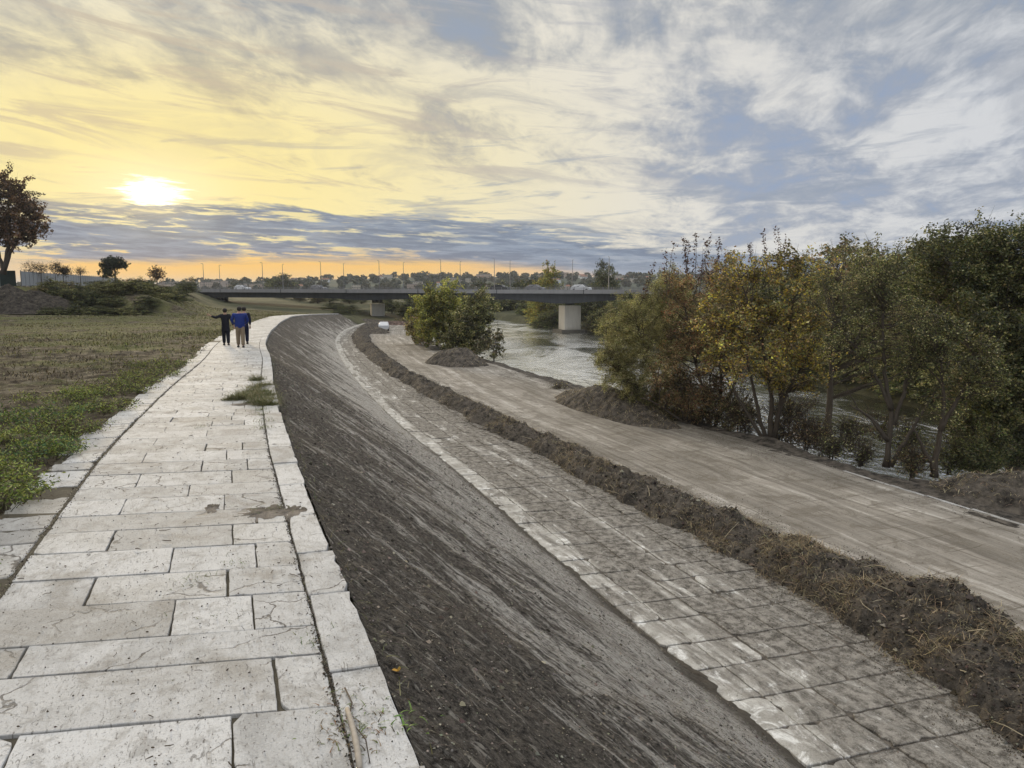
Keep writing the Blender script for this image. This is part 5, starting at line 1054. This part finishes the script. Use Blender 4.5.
# ------------------------------------------------------------------ people
def skin_obj(name, verts, edges, radii, mat, parent, sub=2, root=0):
    me = bpy.data.meshes.new(name); me.from_pydata([tuple(v) for v in verts], edges, []); o = bpy.data.objects.new(name, me); col.objects.link(o); o.parent = parent
    md = o.modifiers.new('skin', 'SKIN'); md.use_smooth_shade = True
    if not me.skin_vertices: me.skin_vertices.new()
    for i, q in enumerate(radii):
        sv = me.skin_vertices[0].data[i]; sv.radius = q if isinstance(q, tuple) else (q, q); sv.use_root = (i == root)
    ms = o.modifiers.new('sub', 'SUBSURF'); ms.levels = sub; ms.render_levels = sub
    me.materials.append(mat); return o
M_skin = plain('skin', (.42, .26, .19), .6, .05); M_hair = plain('dark hair', (.018, .014, .012), .6); M_shoe = plain('dark shoes', (.03, .028, .027), .6)
def person(label, loc, rz, top, legs, H=1.72, build=1.0, larm=None, rarm=None, stride=.12, coat_len=.78, hat=None):
    """faces local +Y; arms given as (elbow, wrist) offsets from the shoulder"""
    k = H / 1.72; root = empty('person', loc, rz); tag(root, label, 'person', None)
    hipL, hipR = (-.09, 0, .90), (.09, 0, .90)
    shL, shR = np.array((-.19 * build, 0, 1.40)), np.array((.19 * build, 0, 1.40))
    larm = larm or ((-.05, -.02, -.28), (-.05, .06, -.53)); rarm = rarm or ((.05, -.02, -.28), (.05, .06, -.53))
    V = [(0, 0, .93), (0, .01, 1.12), (0, 0, 1.33), (0, 0, 1.45), (0, .01, 1.52), (0, .03, 1.63), (0, .02, 1.68)]; Rd = [(.14 * build, .11), (.13 * build, .10), (.15 * build, .11), .07, .055, (.082, .098), (.06, .07)]
    Ed = [(0, 1), (1, 2), (2, 3), (3, 4), (4, 5), (5, 6)]
    for sg, sh_, arm in ((-1, shL, larm), (1, shR, rarm)):
        b0 = len(V); el = sh_ + np.array(arm[0]); wr_ = sh_ + np.array(arm[1]); hd = wr_ + (wr_ - el) / np.linalg.norm(wr_ - el) * .08
        V += [tuple(sh_), tuple(el), tuple(wr_), tuple(hd)]; Rd += [.062, .043, .027, .032]; Ed += [(2, b0), (b0, b0 + 1), (b0 + 1, b0 + 2), (b0 + 2, b0 + 3)]
        dr_ = (wr_ - el) / np.linalg.norm(wr_ - el); sd_ = np.cross(dr_, (0, 1, .2)); sd_ /= np.linalg.norm(sd_)
        for fi, (off, ln) in enumerate(((-.028, .075), (-.010, .085), (.009, .08), (.027, .062))):
            b1 = len(V); p0 = hd + sd_ * off + dr_ * .02; p1 = p0 + dr_ * ln * .5 + np.array([0, .008, 0]); p2 = p0 + dr_ * ln + np.array([0, .03, 0]); V += [tuple(p0), tuple(p1), tuple(p2)]; Rd += [.010, .009, .008]; Ed += [(b0 + 3, b1), (b1, b1 + 1), (b1 + 1, b1 + 2)]
        b1 = len(V); p0 = hd + np.array([0, .03, 0]) - dr_ * .03; V += [tuple(p0), tuple(p0 + dr_ * .04 + np.array([0, .02, 0]))]; Rd += [.011, .009]; Ed += [(b0 + 3, b1), (b1, b1 + 1)]
    for sg, hp_, fy in ((-1, hipL, stride), (1, hipR, -stride)):
        b0 = len(V); V += [hp_, (hp_[0] * 1.0, fy * .5 + .03, .50), (hp_[0], fy, .10), (hp_[0] * 1.15, fy + .13, .045)]; Rd += [.088, .060, .042, (.040, .035)]; Ed += [(0, b0), (b0, b0 + 1), (b0 + 1, b0 + 2), (b0 + 2, b0 + 3)]
    V = [tuple(np.array(v) * k) for v in V]; skin_obj('body', V, Ed, [tuple(np.array(q) * k) if isinstance(q, tuple) else q * k for q in Rd], M_skin, root)
    # coat
    V = [(0, 0, coat_len), (0, 0, .98), (0, .0, 1.15), (0, 0, 1.36), (0, 0, 1.44)]; Rd = [(.19 * build, .145), (.185 * build, .14), (.18 * build, .135), (.175 * build, .125), .085]; Ed = [(0, 1), (1, 2), (2, 3), (3, 4)]
    for sh_, arm in ((shL, larm), (shR, rarm)):
        b0 = len(V); el = sh_ + np.array(arm[0]); wr_ = sh_ + np.array(arm[1]); V += [tuple(sh_), tuple(el), tuple(el + (wr_ - el) * .92)]; Rd += [.085, .068, .048]; Ed += [(3, b0), (b0, b0 + 1), (b0 + 1, b0 + 2)]
    skin_obj('coat', [tuple(np.array(v) * k) for v in V], Ed, [tuple(np.array(q) * k) if isinstance(q, tuple) else q * k for q in Rd], top, root)
    V = [(0, 0, 1.0), (0, 0, .90)]; Rd = [(.15 * build, .12), (.16 * build, .125)]; Ed = [(0, 1)]
    for hp_, fy in ((hipL, stride), (hipR, -stride)):
        b0 = len(V); V += [(hp_[0], 0, .82), (hp_[0], fy * .5 + .03, .50), (hp_[0], fy, .09)]; Rd += [.115, .095, .078]; Ed += [(1, b0), (b0, b0 + 1), (b0 + 1, b0 + 2)]
    skin_obj('trousers', [tuple(np.array(v) * k) for v in V], Ed, [tuple(np.array(q) * k) if isinstance(q, tuple) else q * k for q in Rd], legs, root)
    for hp_, fy in ((hipL, stride), (hipR, -stride)):
        m = MB(); m.ell((hp_[0] * 1.08 * k, (fy + .06) * k, .045), (.06, .15, .065), 10, 6); m.build('shoe', M_shoe, root, smooth=True)
    m = MB(); m.ell((0, .005 * k, 1.64 * k), (.108, .125, .115), 14, 10); m.build('hair', M_hair, root, smooth=True)
    return root
M_black = plain('black coat cloth', (.010, .011, .018), .85); M_blue = plain('blue jacket cloth', (.010, .028, .17), .6); M_khaki = plain('khaki cloth', (.22, .17, .115), .85); M_navy = plain('navy cloth', (.010, .013, .035), .85)
hd = R(22)
p = kpt(226.5, 345.5); person('person in long black coat on the left, one arm stretched out pointing left', tuple(p), hd, M_black, M_black, 1.78, 1.0, larm=((-.22, .02, -.10), (-.43, .08, .0)), rarm=((.10, -.02, -.26), (.16, .02, -.48)), coat_len=.62, stride=.10)
p = kpt(241, 347.5); person('person in bright blue jacket and khaki trousers walking away along the path', tuple(p), hd, M_blue, M_khaki, 1.88, 1.22, larm=((-.09, .02, -.27), (.02, .22, -.42)), rarm=((.09, .02, -.27), (-.02, .22, -.42)), coat_len=.76, stride=.13)
p = kpt(245.5, 344.2); person('person in dark navy clothes half hidden behind the blue jacket', tuple(p), hd, M_navy, M_navy, 1.84, 1.0, coat_len=.80, stride=-.12)

# ------------------------------------------------------------------ haze
hm = MB(); hm.box((0, 0, 18), (30000, 30000, 60)); hn = NT('haze'); vv = hn.n('VolumePrincipled', {'Color': (.80, .86, .95, 1), 'Density': .00016, 'Anisotropy': .2}); hn.t.links.new(vv.outputs[0], hn.out.inputs['Volume'])
hn.m.volume_intersection_method = 'FAST' if hasattr(hn.m, 'volume_intersection_method') else None
o = hm.build('haze', hn.m); o['kind'] = 'stuff'; o['label'] = 'thin pale haze in the air over the river valley'
# ------------------------------------------------------------------ light and sky
sd = ray(152, 194); sd = sd / np.linalg.norm(sd); SEL = math.asin(sd[2]); SAZ = math.atan2(sd[0], sd[1])
w = bpy.data.worlds.new('World'); scene.world = w; w.use_nodes = True; n = NT('', world=w)
sky = n.n('TexSky', None, sky_type='NISHITA'); sky.sun_disc = False; sky.sun_elevation = SEL; sky.sun_rotation = SAZ; sky.air_density = 1.0; sky.dust_density = 1.0; sky.altitude = 50
D = n.n('TexCoord').outputs['Generated']; sp = n.n('SeparateXYZ', {0: D}); X, Y, Z = sp.outputs
az = n.m_('MULTIPLY', n.m_('ARCTAN2', X, Y), 57.2958); el = n.m_('MULTIPLY', n.m_('ARCSINE', Z), 57.2958)
zz = n.m_('ADD', n.m_('MAXIMUM', Z, 0.0), .13)
WD = R(15); px2 = n.m_('DIVIDE', X, zz); py2 = n.m_('DIVIDE', Y, zz)                    # cloud layer seen in perspective
ac = n.m_('SUBTRACT', n.m_('MULTIPLY', px2, math.cos(WD)), n.m_('MULTIPLY', py2, math.sin(WD)))
al = n.m_('ADD', n.m_('MULTIPLY', px2, math.sin(WD)), n.m_('MULTIPLY', py2, math.cos(WD)))
def cxyz(a, b, c=0.0): return n.n('CombineXYZ', {0: a, 1: b, 2: c}).outputs[0]
def lay(sa, sl, seed, det=8, rough=.55, dist=.3): return n.noise(cxyz(n.m_('MULTIPLY', ac, sa), n.m_('MULTIPLY', al, sl), seed), 1.0, det, rough, dist)
dx_ = n.m_('SUBTRACT', az, math.degrees(SAZ)); dy_ = n.m_('SUBTRACT', el, math.degrees(SEL))
def sund(k): return n.m_('SQRT', n.m_('ADD', n.m_('POWER', dx_, 2.0), n.m_('POWER', n.m_('MULTIPLY', dy_, k), 2.0)))
sdist = sund(1.7); stight = sund(1.9)
big = lay(.42, .26, 3.3, 4, .5, .2); ca = lay(1.1, .55, 7.7, 9, .60, .6); cb = lay(3.4, 2.0, 1.2, 9, .62, .5); cw = lay(7.5, 3.0, 5.1, 7, .65, .8)
cl = n.m_('ADD', n.m_('MULTIPLY', big, .50), n.m_('ADD', n.m_('MULTIPLY', ca, .48), n.m_('ADD', n.m_('MULTIPLY', cb, .33), n.m_('MULTIPLY', cw, .16))))  # mean ~ .70
bias = n.m_('ADD', n.mr(el, 4, 20, .07, -.035, False), n.mr(az, -5, 32, .03, -.05, False))
cl = n.m_('ADD', n.m_('MULTIPLY', n.m_('SUBTRACT', n.m_('ADD', cl, bias), .74), 1.35), .69)
warm = n.mr(sdist, 5, 44, 1, 0)
hi_ = n.mix(warm, (.78, .755, .70), (1.0, .85, .40)); hi_ = n.mix(n.mr(el, 10, 21, 0, .6), hi_, (.80, .765, .69)); hi_ = n.mix(n.mr(az, 8, 34, 0, .8), hi_, (.64, .665, .71))
grey = n.mix(warm, (.36, .40, .48), (.60, .51, .33)); grey = n.mix(n.mr(el, 10, 20, 0, .75), grey, (.33, .36, .40)); blue = n.mix(n.mr(az, -25, 25), (.33, .38, .45), (.29, .375, .54)); blue = n.mix(n.mr(sdist, 4, 24, .70, 0), blue, (.80, .64, .30))
c0 = n.mix(n.mr(cl, .56, .70, .25, 1), blue, grey); c0 = n.mix(n.mr(cl, .64, .80), c0, hi_)
tex = n.mr(lay(2.2, 1.3, 9.4, 9, .66, .9), .48, .68)                                 # greyer thick parts
thick = n.m_('MULTIPLY', n.m_('MULTIPLY', tex, n.mr(el, 6, 14, .45, 1)), n.mr(sdist, 6, 22, .30, .60)); c0 = n.mix(thick, c0, n.mix(warm, (.36, .39, .45), (.50, .45, .36)))
glow = n.mr(sdist, 1.0, 20, 1, 0); c0 = n.mix(n.m_('MULTIPLY', glow, .26), c0, (1.0, .82, .30))
st_ = n.noise(cxyz(n.m_('MULTIPLY', az, .05), n.m_('ADD', n.m_('MULTIPLY', el, .42), n.m_('MULTIPLY', az, .05)), 6.3), 1.5, 10, .66, .9)
c0 = n.mix(n.m_('MULTIPLY', n.mr(st_, .50, .64), n.m_('MULTIPLY', n.mr(sdist, 3, 9, .2, .70), n.mr(az, 25, -5))), c0, n.mix(warm, (.42, .44, .50), (.66, .54, .36)))
azn = n.mr(az, -60, 60, 0, 1, False)
def curve(pts):
    nd = n.n('FloatCurve', {1: azn}); cm = nd.mapping.curves[0]
    for i, (x, y) in enumerate(pts):
        x = (x + 60) / 120; y = y / 12
        if i < 2: cm.points[i].location = (x, y)
        else: cm.points.new(x, y)
    nd.mapping.update(); return n.m_('MULTIPLY', nd.outputs[0], 12.0)
tdeg = curve([(-60, 5.4), (-33, 5.7), (-20, 5.9), (-6, 5.4), (4, 4.2), (14, 2.9), (60, 2.0)]); bdeg = curve([(-60, 1.3), (-33, 1.5), (-20, 1.75), (-5, 1.75), (5, 1.05), (12, 0), (60, -.5)])
bv = cxyz(n.m_('MULTIPLY', az, .07), n.m_('ADD', n.m_('MULTIPLY', el, .62), n.m_('MULTIPLY', az, .025)), 1.7)
b1 = n.noise(bv, 1.5, 9, .62, .4); b2 = n.noise(bv, 5.0, 6, .62, .3)
nz = n.m_('ADD', n.m_('MULTIPLY', n.m_('SUBTRACT', b1, .5), 7.0), n.m_('MULTIPLY', n.m_('SUBTRACT', b2, .5), 3.0))
inside = n.m_('MINIMUM', n.m_('SUBTRACT', n.m_('ADD', tdeg, n.m_('MULTIPLY', nz, .8)), el), n.m_('SUBTRACT', n.m_('SUBTRACT', el, n.m_('MULTIPLY', nz, .18)), bdeg))
band = n.mr(inside, -.25, .55); holes = n.mr(n.m_('ADD', n.m_('MULTIPLY', b1, .6), n.m_('MULTIPLY', b2, .4)), .53, .60, 0, .9); band = n.m_('MULTIPLY', band, n.m_('SUBTRACT', 1.0, n.m_('MULTIPLY', holes, n.mr(az, 12, -22, .15, 1))))
bcol = n.mix(n.mr(b2, .35, .65), (.12, .175, .28), (.25, .32, .44)); bcol = n.mix(n.mr(sdist, 1.5, 6, .10, 0), bcol, (.75, .62, .35))
under = n.mix(n.mr(az, -10, 14), (1.0, .58, .12), (.78, .55, .38)); under = n.mix(n.mr(az, -36, -29, .7, 0), under, (.62, .58, .50))
lowm = n.m_('MULTIPLY', n.mr(n.m_('SUBTRACT', bdeg, el), -1.6, .2), n.mr(az, 22, 10))
c2 = n.mix(lowm, c0, under); c2 = n.mix(n.m_('MULTIPLY', band, .94), c2, bcol)
# slim grey bars at mid height
sb = n.noise(cxyz(n.m_('MULTIPLY', az, .06), n.m_('SUBTRACT', n.m_('MULTIPLY', el, .62), n.m_('MULTIPLY', az, .03)), 2.9), 1.6, 8, .62, .5)
bars = n.m_('MULTIPLY', n.m_('MULTIPLY', n.mr(sb, .54, .66), n.mr(el, 2.5, 6)), n.m_('MULTIPLY', n.mr(el, 14, 8), .65))
c2 = n.mix(bars, c2, n.mix(n.mr(az, -25, 5), (.55, .48, .36), (.30, .35, .44)))
veil = n.m_('SUBTRACT', 1.0, n.m_('MULTIPLY', n.m_('MAXIMUM', band, bars), .62))
halo = n.m_('MULTIPLY', n.m_('POWER', n.mr(stight, .0, 11.0, 1, 0), 2.2), n.m_('ADD', -.30, n.m_('MULTIPLY', veil, 1.15)))
c2 = n.mix(n.m_('MAXIMUM', halo, 0.0), c2, (1.15, 1.0, .58))
crag = n.m_('ADD', stight, n.m_('MULTIPLY', n.m_('SUBTRACT', b2, .5), 6.0))
c2 = n.mix(n.m_('MULTIPLY', n.mr(crag, .1, 2.4, 1, 0), n.m_('SUBTRACT', 1.0, n.m_('MULTIPLY', n.m_('MAXIMUM', band, bars), .8))), c2, (3.0, 2.7, 2.0))
boost = n.m_('ADD', 1.0, n.mr(el, 24, 55, 0, 2.1)); c3 = n.vm('SCALE', n.mix(n.mr(el, 24, 60, 0, .7), c2, (.62, .59, .53))); n.put(c3.node.inputs[3], boost)   # unseen sky above the frame, brightened and warmed as added fill for the ground
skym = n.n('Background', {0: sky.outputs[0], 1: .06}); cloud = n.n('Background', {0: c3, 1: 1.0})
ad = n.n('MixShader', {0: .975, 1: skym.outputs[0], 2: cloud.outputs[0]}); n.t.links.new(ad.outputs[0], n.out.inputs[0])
w.cycles.sampling_method = 'MANUAL'; w.cycles.sample_map_resolution = 512

sun = bpy.data.lights.new('sun', 'SUN'); sun.energy = 2.2; sun.angle = R(6); sun.color = (1, .80, .52); so = bpy.data.objects.new('sun', sun); col.objects.link(so)
so.rotation_euler = Vector(tuple(-sd)).to_track_quat('-Z', 'Y').to_euler()

scene.view_settings.view_transform = 'Standard'; scene.view_settings.look = 'None'; scene.view_settings.exposure = 0.0; scene.view_settings.gamma = 1
scene.render.engine = 'CYCLES'; scene.cycles.use_denoising = True; scene.cycles.max_bounces = 6; scene.cycles.diffuse_bounces = 3; scene.cycles.glossy_bounces = 3; scene.cycles.transmission_bounces = 3; scene.cycles.volume_bounces = 0
scene.cycles.use_adaptive_sampling = True; scene.cycles.adaptive_threshold = .02
